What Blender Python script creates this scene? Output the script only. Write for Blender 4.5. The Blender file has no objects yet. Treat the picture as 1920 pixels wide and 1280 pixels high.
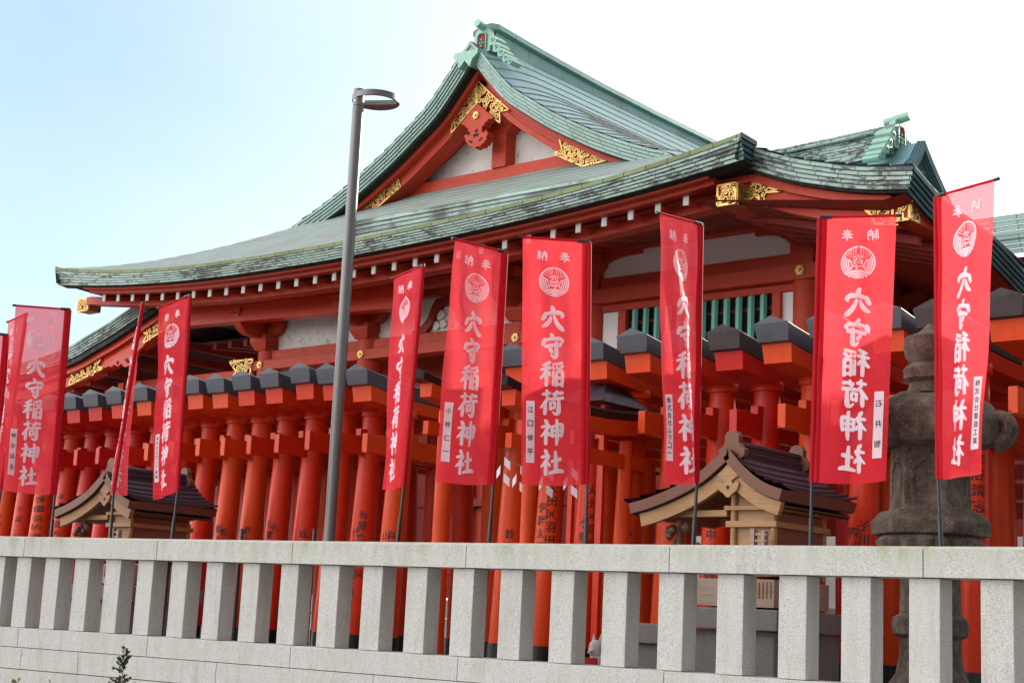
import bpy, bmesh, math, random
from mathutils import Vector, Matrix
random.seed(7)
R = math.radians
SC = bpy.context.scene
COL = SC.collection
# ------------------------------------------------------------------ camera, world, sun, exposure
FPX, PITCH, ROLL, YAW = 2854.0, R(10.427), R(2.814), R(40.7)
CAM = Vector((0, 0, 1.55))
def _axes():
    up = Vector((0, -math.cos(PITCH), math.sin(PITCH)))
    fw = Vector((0, math.sin(PITCH), math.cos(PITCH)))
    rt = Vector((1, 0, 0))
    m = Matrix.Rotation(ROLL, 3, 'Z')
    rt, fw, up = m @ rt, m @ fw, m @ up
    X = math.cos(YAW) * rt - math.sin(YAW) * fw
    Y = math.cos(YAW) * fw + math.sin(YAW) * rt
    return X, Y, up
AX, AY, AZ = _axes()
cd = bpy.data.cameras.new('camera'); cam = bpy.data.objects.new('camera', cd); COL.objects.link(cam)
cd.sensor_width = 36; cd.lens = FPX / 1920 * 36; cd.clip_end = 3000; cd.clip_start = 0.1
right = Vector((AX[0], AY[0], AZ[0])); down = Vector((AX[1], AY[1], AZ[1])); fwd = Vector((AX[2], AY[2], AZ[2]))
M3 = Matrix((right, -down, -fwd)).transposed()
cam.matrix_world = Matrix.Translation(CAM) @ M3.to_4x4()
SC.camera = cam
def ray(x, y):
    d = Vector(((x - 960) / FPX, (y - 640) / FPX, 1))
    return Vector((AX.dot(d), AY.dot(d), AZ.dot(d)))
def atY(x, y, Y): d = ray(x, y); return CAM + d * (Y / d.y)
def atX(x, y, X): d = ray(x, y); return CAM + d * (X / d.x)
def atZ(x, y, Z): d = ray(x, y); return CAM + d * ((Z - CAM.z) / d.z)

SUN_EL, SUN_AZ = R(21), R(3)          # azimuth measured from +Y towards +X
world = bpy.data.worlds.new('World'); SC.world = world; world.use_nodes = True
wn = world.node_tree; wn.nodes.clear()
sky = wn.nodes.new('ShaderNodeTexSky'); sky.sky_type = 'NISHITA'; sky.sun_disc = False
sky.sun_elevation = SUN_EL; sky.sun_rotation = SUN_AZ; sky.air_density = 1.0; sky.dust_density = 1.0; sky.ozone_density = 1.5
bg = wn.nodes.new('ShaderNodeBackground'); bg.inputs[1].default_value = 0.13
wo = wn.nodes.new('ShaderNodeOutputWorld')
hs = wn.nodes.new('ShaderNodeHueSaturation'); hs.inputs['Saturation'].default_value = .8
tint = wn.nodes.new('ShaderNodeMix'); tint.data_type = 'RGBA'; tint.inputs[0].default_value = .74        # thin even veil of high cloud
wtc = wn.nodes.new('ShaderNodeTexCoord'); wmp = wn.nodes.new('ShaderNodeMapping'); wmp.inputs['Scale'].default_value = (1, 1, 2.6)
wns = wn.nodes.new('ShaderNodeTexNoise'); wns.inputs['Scale'].default_value = 2.2; wns.inputs['Detail'].default_value = 7; wns.inputs['Roughness'].default_value = .5
wrp = wn.nodes.new('ShaderNodeValToRGB'); wrp.color_ramp.elements[0].position = .20; wrp.color_ramp.elements[0].color = (.58, .86, 1.14, 1); wrp.color_ramp.elements[1].position = .85; wrp.color_ramp.elements[1].color = (1.95, 1.88, 1.82, 1)
wm_ = wrp.color_ramp.elements.new(.5); wm_.color = (1.16, 1.34, 1.46, 1)
wdt = wn.nodes.new('ShaderNodeVectorMath'); wdt.operation = 'DOT_PRODUCT'; wdt.inputs[1].default_value = (-.885, .395, .247)     # the clearer blue patch of sky
wmr = wn.nodes.new('ShaderNodeMapRange'); wmr.inputs[1].default_value = 1.0; wmr.inputs[2].default_value = .82; wmr.inputs[3].default_value = -.05; wmr.inputs[4].default_value = .85
wad = wn.nodes.new('ShaderNodeMath'); wad.operation = 'MULTIPLY_ADD'; wad.inputs[1].default_value = .55
wn.links.new(wtc.outputs['Generated'], wmp.inputs[0]); wn.links.new(wmp.outputs[0], wns.inputs['Vector']); wn.links.new(wtc.outputs['Generated'], wdt.inputs[0])
wn.links.new(wdt.outputs['Value'], wmr.inputs[0]); wn.links.new(wns.outputs['Fac'], wad.inputs[0]); wn.links.new(wmr.outputs[0], wad.inputs[2]); wn.links.new(wad.outputs[0], wrp.inputs[0])
# unseen sky on the street side brightened, added as frontal light
wsp = wn.nodes.new('ShaderNodeVectorMath'); wsp.operation = 'DOT_PRODUCT'; wsp.inputs[1].default_value = (-.62, -.76, .20); wn.links.new(wtc.outputs['Generated'], wsp.inputs[0])
wm2 = wn.nodes.new('ShaderNodeMapRange'); wm2.inputs[1].default_value = .15; wm2.inputs[2].default_value = .92; wm2.inputs[3].default_value = 1.0; wm2.inputs[4].default_value = 4.2; wm2.interpolation_type = 'SMOOTHSTEP'
wn.links.new(wsp.outputs['Value'], wm2.inputs[0]); wvs = wn.nodes.new('ShaderNodeVectorMath'); wvs.operation = 'SCALE'
wn.links.new(wrp.outputs[0], wvs.inputs[0]); wn.links.new(wm2.outputs[0], wvs.inputs['Scale'])
wn.links.new(sky.outputs[0], hs.inputs['Color']); wn.links.new(hs.outputs[0], tint.inputs[6]); wn.links.new(wvs.outputs[0], tint.inputs[7])
# unseen sky toward the right dimmed, added to deepen shade on side faces
wdd = wn.nodes.new('ShaderNodeVectorMath'); wdd.operation = 'DOT_PRODUCT'; wdd.inputs[1].default_value = (.88, -.42, .2); wn.links.new(wtc.outputs['Generated'], wdd.inputs[0])
wmd = wn.nodes.new('ShaderNodeMapRange'); wmd.interpolation_type = 'SMOOTHSTEP'; wmd.inputs[1].default_value = .05; wmd.inputs[2].default_value = .75; wmd.inputs[3].default_value = 1.0; wmd.inputs[4].default_value = .42
wn.links.new(wdd.outputs['Value'], wmd.inputs[0]); wfin = wn.nodes.new('ShaderNodeVectorMath'); wfin.operation = 'SCALE'
wn.links.new(tint.outputs[2], wfin.inputs[0]); wn.links.new(wmd.outputs[0], wfin.inputs['Scale'])
wn.links.new(wfin.outputs[0], bg.inputs[0]); wn.links.new(bg.outputs[0], wo.inputs[0])
sd = bpy.data.lights.new('sun', 'SUN'); sd.energy = 1.7; sd.angle = R(0.6); sd.color = (1, .93, .82)
sun = bpy.data.objects.new('sun', sd); COL.objects.link(sun)
sdir = Vector((math.sin(SUN_AZ) * math.cos(SUN_EL), math.cos(SUN_AZ) * math.cos(SUN_EL), math.sin(SUN_EL)))
sun.rotation_euler = sdir.to_track_quat('Z', 'Y').to_euler()
SC.view_settings.view_transform = 'Standard'; SC.view_settings.look = 'None'
SC.view_settings.exposure = 2.08; SC.view_settings.gamma = 1
SC.cycles.max_bounces = 8; SC.cycles.transparent_max_bounces = 12

# ------------------------------------------------------------------ mesh helpers
def wloc(o):
    v = Vector((0, 0, 0))
    while o: v += o.location; o = o.parent
    return v
class MB:
    def __init__(s): s.v = []; s.f = []; s.uv = []; s.m = []
    def face(s, pts, m=0, uv=None):
        i = len(s.v); s.v += [Vector(p) for p in pts]; s.f.append(list(range(i, i + len(pts)))); s.m.append(m)
        s.uv.append(uv or [(0, 0)] * len(pts))
    def grid(s, rows, m=0, uv=None, flip=False):
        n = len(rows[0]); i0 = len(s.v)
        for r in rows: s.v += [Vector(p) for p in r]
        if uv is None:
            us = [0.0]
            mid = rows[len(rows) // 2]
            for k in range(1, n): us.append(us[-1] + (Vector(mid[k]) - Vector(mid[k - 1])).length)
            vs = [0.0]
            for k in range(1, len(rows)): vs.append(vs[-1] + (Vector(rows[k][n // 2]) - Vector(rows[k - 1][n // 2])).length)
            uv = lambda a, b: (us[b], vs[a])
        for a in range(len(rows) - 1):
            for b in range(n - 1):
                q = [i0 + a * n + b, i0 + a * n + b + 1, i0 + (a + 1) * n + b + 1, i0 + (a + 1) * n + b]
                u = [uv(a, b), uv(a, b + 1), uv(a + 1, b + 1), uv(a + 1, b)]
                if flip: q.reverse(); u.reverse()
                s.f.append(q); s.uv.append(u); s.m.append(m)
    def hexa(s, p, m=0):
        i = len(s.v); s.v += [Vector(q) for q in p]
        for q in ((0, 3, 2, 1), (4, 5, 6, 7), (0, 1, 5, 4), (1, 2, 6, 5), (2, 3, 7, 6), (3, 0, 4, 7)):
            s.f.append([i + k for k in q]); s.uv.append([(0, 0)] * 4); s.m.append(m)
    def box(s, x0, x1, y0, y1, z0, z1, m=0):
        s.hexa([(x0, y0, z0), (x1, y0, z0), (x1, y1, z0), (x0, y1, z0), (x0, y0, z1), (x1, y0, z1), (x1, y1, z1), (x0, y1, z1)], m)
    def prism(s, poly, vec, m=0, mside=None):
        poly = [Vector(p) for p in poly]; vec = Vector(vec); n = len(poly); i = len(s.v)
        s.v += poly + [p + vec for p in poly]
        s.f.append([i + k for k in range(n)][::-1]); s.f.append([i + n + k for k in range(n)])
        s.m += [m, m]; s.uv += [[(0, 0)] * n] * 2
        for k in range(n):
            j = (k + 1) % n
            s.f.append([i + k, i + j, i + n + j, i + n + k]); s.uv.append([(0, 0)] * 4); s.m.append(m if mside is None else mside)
    def tube(s, pts, rad, n=10, m=0, caps=True):
        pts = [Vector(p) for p in pts]; i0 = len(s.v)
        if not hasattr(rad, '__len__'): rad = [rad] * len(pts)
        for k, p in enumerate(pts):
            d = (pts[min(k + 1, len(pts) - 1)] - pts[max(k - 1, 0)]).normalized()
            a = d.orthogonal().normalized() if k == 0 else (a - d * a.dot(d)).normalized()
            b = d.cross(a)
            for j in range(n):
                t = 2 * math.pi * j / n
                s.v.append(p + (a * math.cos(t) + b * math.sin(t)) * rad[k])
        for k in range(len(pts) - 1):
            for j in range(n):
                q = [i0 + k * n + j, i0 + k * n + (j + 1) % n, i0 + (k + 1) * n + (j + 1) % n, i0 + (k + 1) * n + j]
                s.f.append(q); s.m.append(m); s.uv.append([(0, 0)] * 4)
        if caps:
            s.f.append([i0 + j for j in range(n)][::-1]); s.f.append([i0 + (len(pts) - 1) * n + j for j in range(n)])
            s.m += [m, m]; s.uv += [[(0, 0)] * n] * 2
    def lathe(s, c, prof, n=24, m=0, a0=0, caps=True):
        c = Vector(c); i0 = len(s.v)
        for r, z in prof:
            for j in range(n):
                t = a0 + 2 * math.pi * j / n
                s.v.append(c + Vector((r * math.cos(t), r * math.sin(t), z)))
        for k in range(len(prof) - 1):
            for j in range(n):
                s.f.append([i0 + k * n + j, i0 + k * n + (j + 1) % n, i0 + (k + 1) * n + (j + 1) % n, i0 + (k + 1) * n + j]); s.m.append(m); s.uv.append([(0, 0)] * 4)
        if caps:
            s.f.append([i0 + j for j in range(n)][::-1]); s.f.append([i0 + (len(prof) - 1) * n + j for j in range(n)])
            s.m += [m, m]; s.uv += [[(0, 0)] * n] * 2
    def build(s, name, mats, parent=None, smooth=False, bevel=0, local=False, sharp=40):
        off = Vector((0, 0, 0)) if local or parent is None else wloc(parent)
        me = bpy.data.meshes.new(name)
        me.from_pydata([tuple(v - off) for v in s.v], [], s.f)
        if not isinstance(mats, (list, tuple)): mats = [mats]
        for mt in mats: me.materials.append(mt)
        ul = me.uv_layers.new(name='UVMap')
        flat = [c for u in s.uv for p in u for c in p]
        ul.data.foreach_set('uv', flat)
        me.polygons.foreach_set('material_index', s.m)
        me.validate(); me.update()
        if smooth:
            me.polygons.foreach_set('use_smooth', [True] * len(me.polygons))
            try: me.set_sharp_from_angle(angle=R(sharp))
            except Exception: pass
        o = bpy.data.objects.new(name, me); COL.objects.link(o)
        if parent: o.parent = parent
        if bevel:
            b = o.modifiers.new('bevel', 'BEVEL'); b.width = bevel; b.segments = 2; b.limit_method = 'ANGLE'; b.angle_limit = R(40)
        return o
def tag(o, label=None, cat=None, group=None, kind=None):
    if label: o['label'] = label
    if cat: o['category'] = cat
    if group: o['group'] = group
    if kind: o['kind'] = kind
    return o
def thing(name, label, cat, loc=(0, 0, 0), group=None):
    o = bpy.data.objects.new(name, None); COL.objects.link(o); o.location = loc; o.empty_display_size = .3
    return tag(o, label, cat, group)
def lerp(a, b, t): return a + (b - a) * t
def interp(tab, x):
    if x <= tab[0][0]: return tab[0][1]
    for (a, va), (b, vb) in zip(tab, tab[1:]):
        if x <= b: return va + (vb - va) * (x - a) / (b - a)
    return tab[-1][1]
def spline(tab, n):
    """Catmull-Rom through 2D/3D points, n samples per span"""
    P = [Vector(p) for p in tab]; P = [P[0] * 2 - P[1]] + P + [P[-1] * 2 - P[-2]]
    out = []
    for i in range(1, len(P) - 2):
        for k in range(n):
            t = k / n
            out.append(.5 * ((2 * P[i]) + (-P[i - 1] + P[i + 1]) * t + (2 * P[i - 1] - 5 * P[i] + 4 * P[i + 1] - P[i + 2]) * t * t + (-P[i - 1] + 3 * P[i] - 3 * P[i + 1] + P[i + 2]) * t ** 3))
    out.append(P[-2]); return out

# ------------------------------------------------------------------ materials
def mat(name): 
    m = bpy.data.materials.new(name); m.use_nodes = True
    nt = m.node_tree; b = nt.nodes['Principled BSDF']
    return m, nt, b
def N(nt, t, **k):
    n = nt.nodes.new(t)
    for a, v in k.items():
        if a.startswith('i_'): n.inputs[a[2:]].default_value = v
        else: setattr(n, a, v)
    return n
def coords(nt, uv=False, scale=(1, 1, 1)):
    tc = N(nt, 'ShaderNodeTexCoord'); mp = N(nt, 'ShaderNodeMapping'); mp.inputs['Scale'].default_value = scale
    nt.links.new(tc.outputs['UV' if uv else 'Object'], mp.inputs[0]); return mp.outputs[0]
def noise(nt, vec, scale, detail=4, rough=.55):
    n = N(nt, 'ShaderNodeTexNoise'); n.inputs['Scale'].default_value = scale; n.inputs['Detail'].default_value = detail; n.inputs['Roughness'].default_value = rough
    nt.links.new(vec, n.inputs['Vector']); return n.outputs['Fac']
def ramp(nt, fac, stops, interp='LINEAR'):
    r = N(nt, 'ShaderNodeValToRGB'); cr = r.color_ramp; cr.interpolation = interp
    while len(cr.elements) < len(stops): cr.elements.new(.5)
    for e, (p, c) in zip(cr.elements, stops): e.position = p; e.color = c if len(c) == 4 else (*c, 1)
    nt.links.new(fac, r.inputs[0]); return r.outputs[0]
def mix(nt, fac, a, b, mode='MIX'):
    m = N(nt, 'ShaderNodeMix', data_type='RGBA', blend_type=mode)
    for sock, val in ((m.inputs[0], fac), (m.inputs[6], a), (m.inputs[7], b)):
        if hasattr(val, 'is_output'): nt.links.new(val, sock)
        elif isinstance(val, (tuple, list)): sock.default_value = (*val, 1) if len(val) == 3 else val
        else: sock.default_value = val
    return m.outputs[2]
def mth(nt, op, a, b=None):
    m = N(nt, 'ShaderNodeMath', operation=op)
    for i, v in enumerate((a, b)):
        if v is None: continue
        if hasattr(v, 'is_output'): nt.links.new(v, m.inputs[i])
        else: m.inputs[i].default_value = v
    return m.outputs[0]
def bump(nt, b, h, strength=.3, dist=.01):
    n = N(nt, 'ShaderNodeBump'); n.inputs['Strength'].default_value = strength; n.inputs['Distance'].default_value = dist
    nt.links.new(h, n.inputs['Height']); nt.links.new(n.outputs[0], b.inputs['Normal'])
def paint(name, col, rough=.45, var=.12, dirt=0.15, coat=0, scale=3, worn=None):
    m, nt, b = mat(name); v = coords(nt)
    f = mth(nt, 'ADD', mth(nt, 'MULTIPLY', noise(nt, v, scale, 5), .7), mth(nt, 'MULTIPLY', noise(nt, coords(nt, scale=(8, 8, 1)), 3, 6, .7), .3))
    c = ramp(nt, f, [(.3, tuple(x * (1 - var) for x in col)), (.7, tuple(min(1, x * (1 + var)) for x in col))])
    if dirt:
        v2 = coords(nt, scale=(6, 6, .8))
        d = noise(nt, v2, 2.5, 6, .7)
        dm = ramp(nt, d, [(.52, (0, 0, 0)), (.75, (dirt, dirt, dirt))])
        c = mix(nt, dm, c, tuple(x * .45 + .01 for x in col))
    if worn:
        s = noise(nt, coords(nt, scale=(1, 1, 1)), 9, 8, .75)
        wm = ramp(nt, s, [(.62, (0, 0, 0)), (.70, (.7, .7, .7))])
        c = mix(nt, wm, c, worn)
    nt.links.new(c, b.inputs['Base Color'])
    rr = ramp(nt, noise(nt, v, scale * 4, 3), [(.3, (rough * .8,) * 3), (.7, (min(1, rough * 1.25),) * 3)])
    nt.links.new(rr, b.inputs['Roughness'])
    b.inputs['Specular IOR Level'].default_value = .22 if 'red' in name or 'torii' in name else .5
    b.inputs['Coat Weight'].default_value = coat; b.inputs['Coat Roughness'].default_value = .2
    bump(nt, b, noise(nt, v, 40, 3), .08, .004)
    return m
M = {}
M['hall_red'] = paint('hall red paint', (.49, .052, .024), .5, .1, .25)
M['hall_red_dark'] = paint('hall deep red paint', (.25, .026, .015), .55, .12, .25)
M['soffit'] = paint('weathered soffit board', (.11, .06, .055), .7, .15, .3)
M['torii'] = [paint('torii vermilion paint', (.58, .034, .008), .36, .11, .35, .06), paint('torii orange paint', (.64, .062, .009), .38, .11, .35, .05), paint('torii crimson paint', (.50, .014, .008), .34, .11, .35, .08)]
M['slate'] = paint('charcoal painted cap', (.060, .067, .084), .38, .15, .3, .1)
M['slate_brown'] = paint('weathered brown black cap', (.06, .048, .046), .6, .2, .6, 0, worn=(.16, .13, .11))
M['black'] = paint('black base paint', (.012, .013, .015), .35, .1, .1, .1)
M['pole'] = paint('black flag pole plastic', (.014, .017, .022), .3, .1, 0)
M['white_end'] = paint('white painted rafter end', (.72, .71, .67), .6, .05, .15)
M['turq'] = paint('turquoise painted bar', (.25, .62, .53), .45, .08, .12)
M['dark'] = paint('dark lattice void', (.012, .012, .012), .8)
M['wood'] = paint('pale cypress', (.52, .33, .17), .5, .12, .1, 0, 2)
def wood_mat(name, c1, c2, sc=(1, 1, 14)):
    m, nt, b = mat(name); v = coords(nt, scale=sc)
    f = noise(nt, v, 3, 6, .6)
    c = ramp(nt, f, [(.3, c1), (.6, c2), (.75, tuple(x * .8 for x in c1))])
    nt.links.new(c, b.inputs['Base Color']); b.inputs['Roughness'].default_value = .55
    bump(nt, b, f, .15, .003); return m
M['wood'] = wood_mat('pale cypress', (.32, .155, .055), (.42, .23, .095))
M['wood_amber'] = wood_mat('amber cypress', (.26, .11, .033), (.33, .16, .055))
M['side_shade_panel'] = wood_mat('side wood in painted reddish shade', (.15, .05, .025), (.21, .075, .04))  # reflected reddish shade put into the colour of the side wall cover
M['wood_grey'] = wood_mat('weathered grey brown timber', (.24, .17, .13), (.36, .27, .21))
M['carve'] = wood_mat('dark carved timber', (.07, .035, .02), (.14, .07, .035))
# plaster with fine black flaking
m, nt, b = mat('aged white plaster'); v = coords(nt)
f = noise(nt, v, 7, 9, .8); g = noise(nt, v, 1.2, 3)
c = ramp(nt, g, [(.3, (.66, .62, .58)), (.7, (.78, .75, .71))])
msk = mth(nt, 'MULTIPLY', ramp(nt, f, [(.55, (0, 0, 0)), (.63, (1, 1, 1))]), ramp(nt, noise(nt, v, 1.7, 4), [(.40, (0, 0, 0)), (.55, (.9, .9, .9))]))
c = mix(nt, msk, c, (.13, .11, .095)); nt.links.new(c, b.inputs['Base Color']); b.inputs['Roughness'].default_value = .85
bump(nt, b, f, .2, .01); M['plaster'] = m
M['plaster_clean'] = paint('white plaster', (.84, .83, .80), .8, .03, .2)
# gold
m, nt, b = mat('gilded metal'); b.inputs['Metallic'].default_value = .55; b.inputs['Roughness'].default_value = .38
c = ramp(nt, noise(nt, coords(nt), 9, 5), [(.3, (.42, .24, .055)), (.7, (.78, .53, .18))]); nt.links.new(c, b.inputs['Base Color']); M['gold'] = m
m, nt, b = mat('dark brass'); b.inputs['Metallic'].default_value = .8; b.inputs['Roughness'].default_value = .4
b.inputs['Base Color'].default_value = (.32, .2, .07, 1); M['brass'] = m
# granite
def granite(name, base, algae=False, dark=1.0):
    m, nt, b = mat(name); v = coords(nt)
    sp = noise(nt, v, 110, 2, .9); s2 = noise(nt, v, 42, 3, .8); g = noise(nt, v, 1.6, 5)
    lo = tuple(x * .62 for x in base); hi = tuple(min(1, x * 1.2) for x in base)
    c = ramp(nt, sp, [(.36, tuple(x * .6 for x in base)), (.46, base), (.60, hi)])
    c = mix(nt, ramp(nt, s2, [(.30, (.65, .65, .65)), (.38, (0, 0, 0))]), c, tuple(x * .4 for x in base))
    c = mix(nt, ramp(nt, noise(nt, coords(nt, scale=(4, 4, .7)), 2.0, 6, .7), [(.45, (0, 0, 0)), (.75, (.55, .55, .55))]), c, tuple(x * y for x, y in zip(base, (.70, .68, .62))))
    gr = noise(nt, coords(nt, scale=(2.2, 2.2, .5)), 3.0, 7, .75)
    c = mix(nt, ramp(nt, gr, [(.56, (0, 0, 0)), (.70, (.42, .42, .42))]), c, tuple(x * .55 for x in base))
    if algae:
        vs = coords(nt, scale=(9, 9, .9)); st = noise(nt, vs, 1.2, 6, .7)
        pos = N(nt, 'ShaderNodeSeparateXYZ'); tc = N(nt, 'ShaderNodeNewGeometry'); nt.links.new(tc.outputs['Position'], pos.inputs[0])
        zz = mth(nt, 'MULTIPLY', mth(nt, 'SUBTRACT', pos.outputs[2], 2.02), 5.5)
        am = mth(nt, 'MULTIPLY', ramp(nt, st, [(.42, (0, 0, 0)), (.7, (1, 1, 1))]), zz)
        am = mth(nt, 'MULTIPLY', am, ramp(nt, noise(nt, v, .9, 3), [(.38, (.12, .12, .12)), (.62, (.9, .9, .9))]))
        mc = N(nt, 'ShaderNodeClamp'); nt.links.new(am, mc.inputs[0])
        c = mix(nt, mc.outputs[0], c, (.25, .29, .13))
    nt.links.new(c, b.inputs['Base Color']); b.inputs['Roughness'].default_value = .85
    bump(nt, b, sp, .25, .003); return m
M['granite'] = granite('light grey granite', (.49, .475, .445))
M['granite_rail'] = granite('algae streaked granite', (.48, .47, .43), True)
M['granite_dark'] = granite('dark granite', (.20, .18, .18))
M['stone_wall'] = granite('grey stone course', (.36, .35, .33))
M['joint'] = paint('dark mortar joint', (.10, .085, .07), .9)
# mossy lantern stone
m, nt, b = mat('weathered mossy stone'); v = coords(nt)
f = noise(nt, v, 5, 8, .7); s = noise(nt, v, 60, 4, .8)
c = ramp(nt, f, [(.34, (.028, .021, .017)), (.5, (.082, .060, .045)), (.66, (.17, .13, .10))])
c = mix(nt, ramp(nt, s, [(.56, (0, 0, 0)), (.66, (.6, .6, .6))]), c, (.30, .26, .20))
c = mix(nt, ramp(nt, noise(nt, v, 28, 5, .8), [(.34, (.8, .8, .8)), (.44, (0, 0, 0))]), c, (.018, .014, .011))
c = mix(nt, ramp(nt, noise(nt, v, 3.2, 5), [(.56, (0, 0, 0)), (.74, (.5, .5, .5))]), c, (.05, .055, .018))
nt.links.new(c, b.inputs['Base Color']); b.inputs['Roughness'].default_value = .95; bump(nt, b, f, .5, .03); M['lantern'] = m
# copper roof: uv in metres, v across courses
def copper(name, patina, dark, brown, brick=None, dk=(.48, .60), line=None, rough=.45, big=1.0, topline=False, lightdir=None):
    m, nt, b = mat(name); uv = coords(nt, True); v = coords(nt)
    g = noise(nt, v, .9 * big, 6, .65)
    fine = noise(nt, coords(nt, True, (3.2, 9, 1)), 1.6, 6, .7)
    c = ramp(nt, noise(nt, v, 2.2, 6, .7), [(.3, tuple(x * .78 for x in patina)), (.7, patina)])
    c = mix(nt, ramp(nt, g, [(.5, (0, 0, 0)), (.72, (.75, .75, .75))]), c, brown)
    sel = mth(nt, 'ADD', mth(nt, 'MULTIPLY', fine, .6), mth(nt, 'MULTIPLY', g, .4))
    if brick:
        br = N(nt, 'ShaderNodeTexBrick'); nt.links.new(uv, br.inputs['Vector']); br.inputs['Color1'].default_value = (0, 0, 0, 1); br.inputs['Color2'].default_value = (1, 1, 1, 1); br.inputs['Mortar'].default_value = (.2, .2, .2, 1)
        br.inputs['Scale'].default_value = 1; br.inputs['Mortar Size'].default_value = .001; br.inputs['Brick Width'].default_value = brick[0]; br.inputs['Row Height'].default_value = brick[1]
        sel = mth(nt, 'ADD', sel, mth(nt, 'MULTIPLY', mth(nt, 'SUBTRACT', br.outputs['Color'], .5), .10))
    c = mix(nt, ramp(nt, sel, [(dk[0], (0, 0, 0)), (dk[1], (.93, .93, .93))]), c, dark)
    h = None
    if brick:
        bt = N(nt, 'ShaderNodeTexBrick'); nt.links.new(uv, bt.inputs['Vector'])
        bt.inputs['Color1'].default_value = (1, 1, 1, 1); bt.inputs['Color2'].default_value = (.72, .72, .72, 1); bt.inputs['Mortar'].default_value = (0, 0, 0, 1)
        bt.inputs['Scale'].default_value = 1; bt.inputs['Mortar Size'].default_value = .009; bt.inputs['Mortar Smooth'].default_value = .3
        bt.inputs['Brick Width'].default_value = brick[0]; bt.inputs['Row Height'].default_value = brick[1]
        c = mix(nt, .75, c, bt.outputs['Color'], 'MULTIPLY')
        # worn light rims round each sheet
        c = mix(nt, mth(nt, 'MULTIPLY', bt.outputs['Fac'], .55), c, tuple(x * .9 for x in patina)) if topline else c
        h = mth(nt, 'SUBTRACT', 1.0, bt.outputs['Fac'])
    if line:
        sx = N(nt, 'ShaderNodeSeparateXYZ'); nt.links.new(uv, sx.inputs[0])
        fr = mth(nt, 'FRACT', mth(nt, 'DIVIDE', sx.outputs[1], line))
        lm = ramp(nt, fr, [(0, (1, 1, 1)), (.10, (.75, .75, .75)), (.22, (0, 0, 0)), (1, (0, 0, 0))])
        c = mix(nt, lm, c, tuple(x * .3 for x in dark)); h = fr
    nt.links.new(c, b.inputs['Base Color'])
    b.inputs['Roughness'].default_value = rough; b.inputs['Metallic'].default_value = .1
    if h is not None and not (brick and brick[1] > .3): bump(nt, b, h, .5, .012)
    return m
M['fascia'] = copper('patinated copper eave sheets', (.35, .49, .42), (.020, .023, .024), (.27, .27, .17), (.36, .066), (.50, .56), big=1.2)
M['fascia_light'] = copper('pale green copper verge sheets', (.29, .45, .39), (.06, .10, .09), (.24, .32, .22), (.42, .066), (.58, .70))
M['fascia_shade'] = copper('copper side sheets in painted shade', (.10, .19, .21), (.03, .05, .06), (.10, .14, .14), (1.3, .066), (.55, .75), rough=.95)  # same copper, with the blue shade of side faces put into the colour
M['fascia_shade'].node_tree.nodes['Principled BSDF'].inputs['Specular IOR Level'].default_value = .12
M['roof_skirt'] = copper('weathered copper courses', (.30, .375, .345), (.13, .10, .07), (.27, .19, .13), None, (.58, .85), .148, .72)
M['roof_slope'] = copper('smooth copper slope', (.20, .37, .40), (.07, .14, .15), (.15, .26, .26), None, (.6, .8), None, .5)
M['seam'] = paint('dark course seam', (.03, .06, .065), .6)
M['ridge'] = copper('green copper ridge', (.20, .40, .37), (.05, .09, .085), (.15, .24, .18), (1.1, .6), (.58, .75), None, .4)
M['patina'] = copper('pale patina ornament', (.29, .52, .42), (.12, .22, .18), (.24, .40, .30), None, (.62, .85), None, .5)
M['edge'] = copper('yellow green eave edge', (.30, .36, .20), (.10, .13, .08), (.30, .27, .13), (.4, 1), (.6, .75), rough=.9)
M['edge'].node_tree.nodes['Principled BSDF'].inputs['Specular IOR Level'].default_value = .12
M['roof_brown'] = paint('dark bronze shrine roof', (.055, .043, .062), .42, .15, .1)
M['roof_brown'].node_tree.nodes['Principled BSDF'].inputs['Metallic'].default_value = .35
M['rim_brown'] = paint('red brown copper rim', (.17, .07, .045), .4, .15, .2)
# lamp metal
m, nt, b = mat('grey lamp metal'); b.inputs['Base Color'].default_value = (.15, .145, .14, 1); b.inputs['Metallic'].default_value = .5; b.inputs['Roughness'].default_value = .38; M['lamp'] = m
m, nt, b = mat('lamp lens panel'); b.inputs['Base Color'].default_value = (.16, .11, .11, 1); b.inputs['Roughness'].default_value = .3; M['lens'] = m
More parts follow.
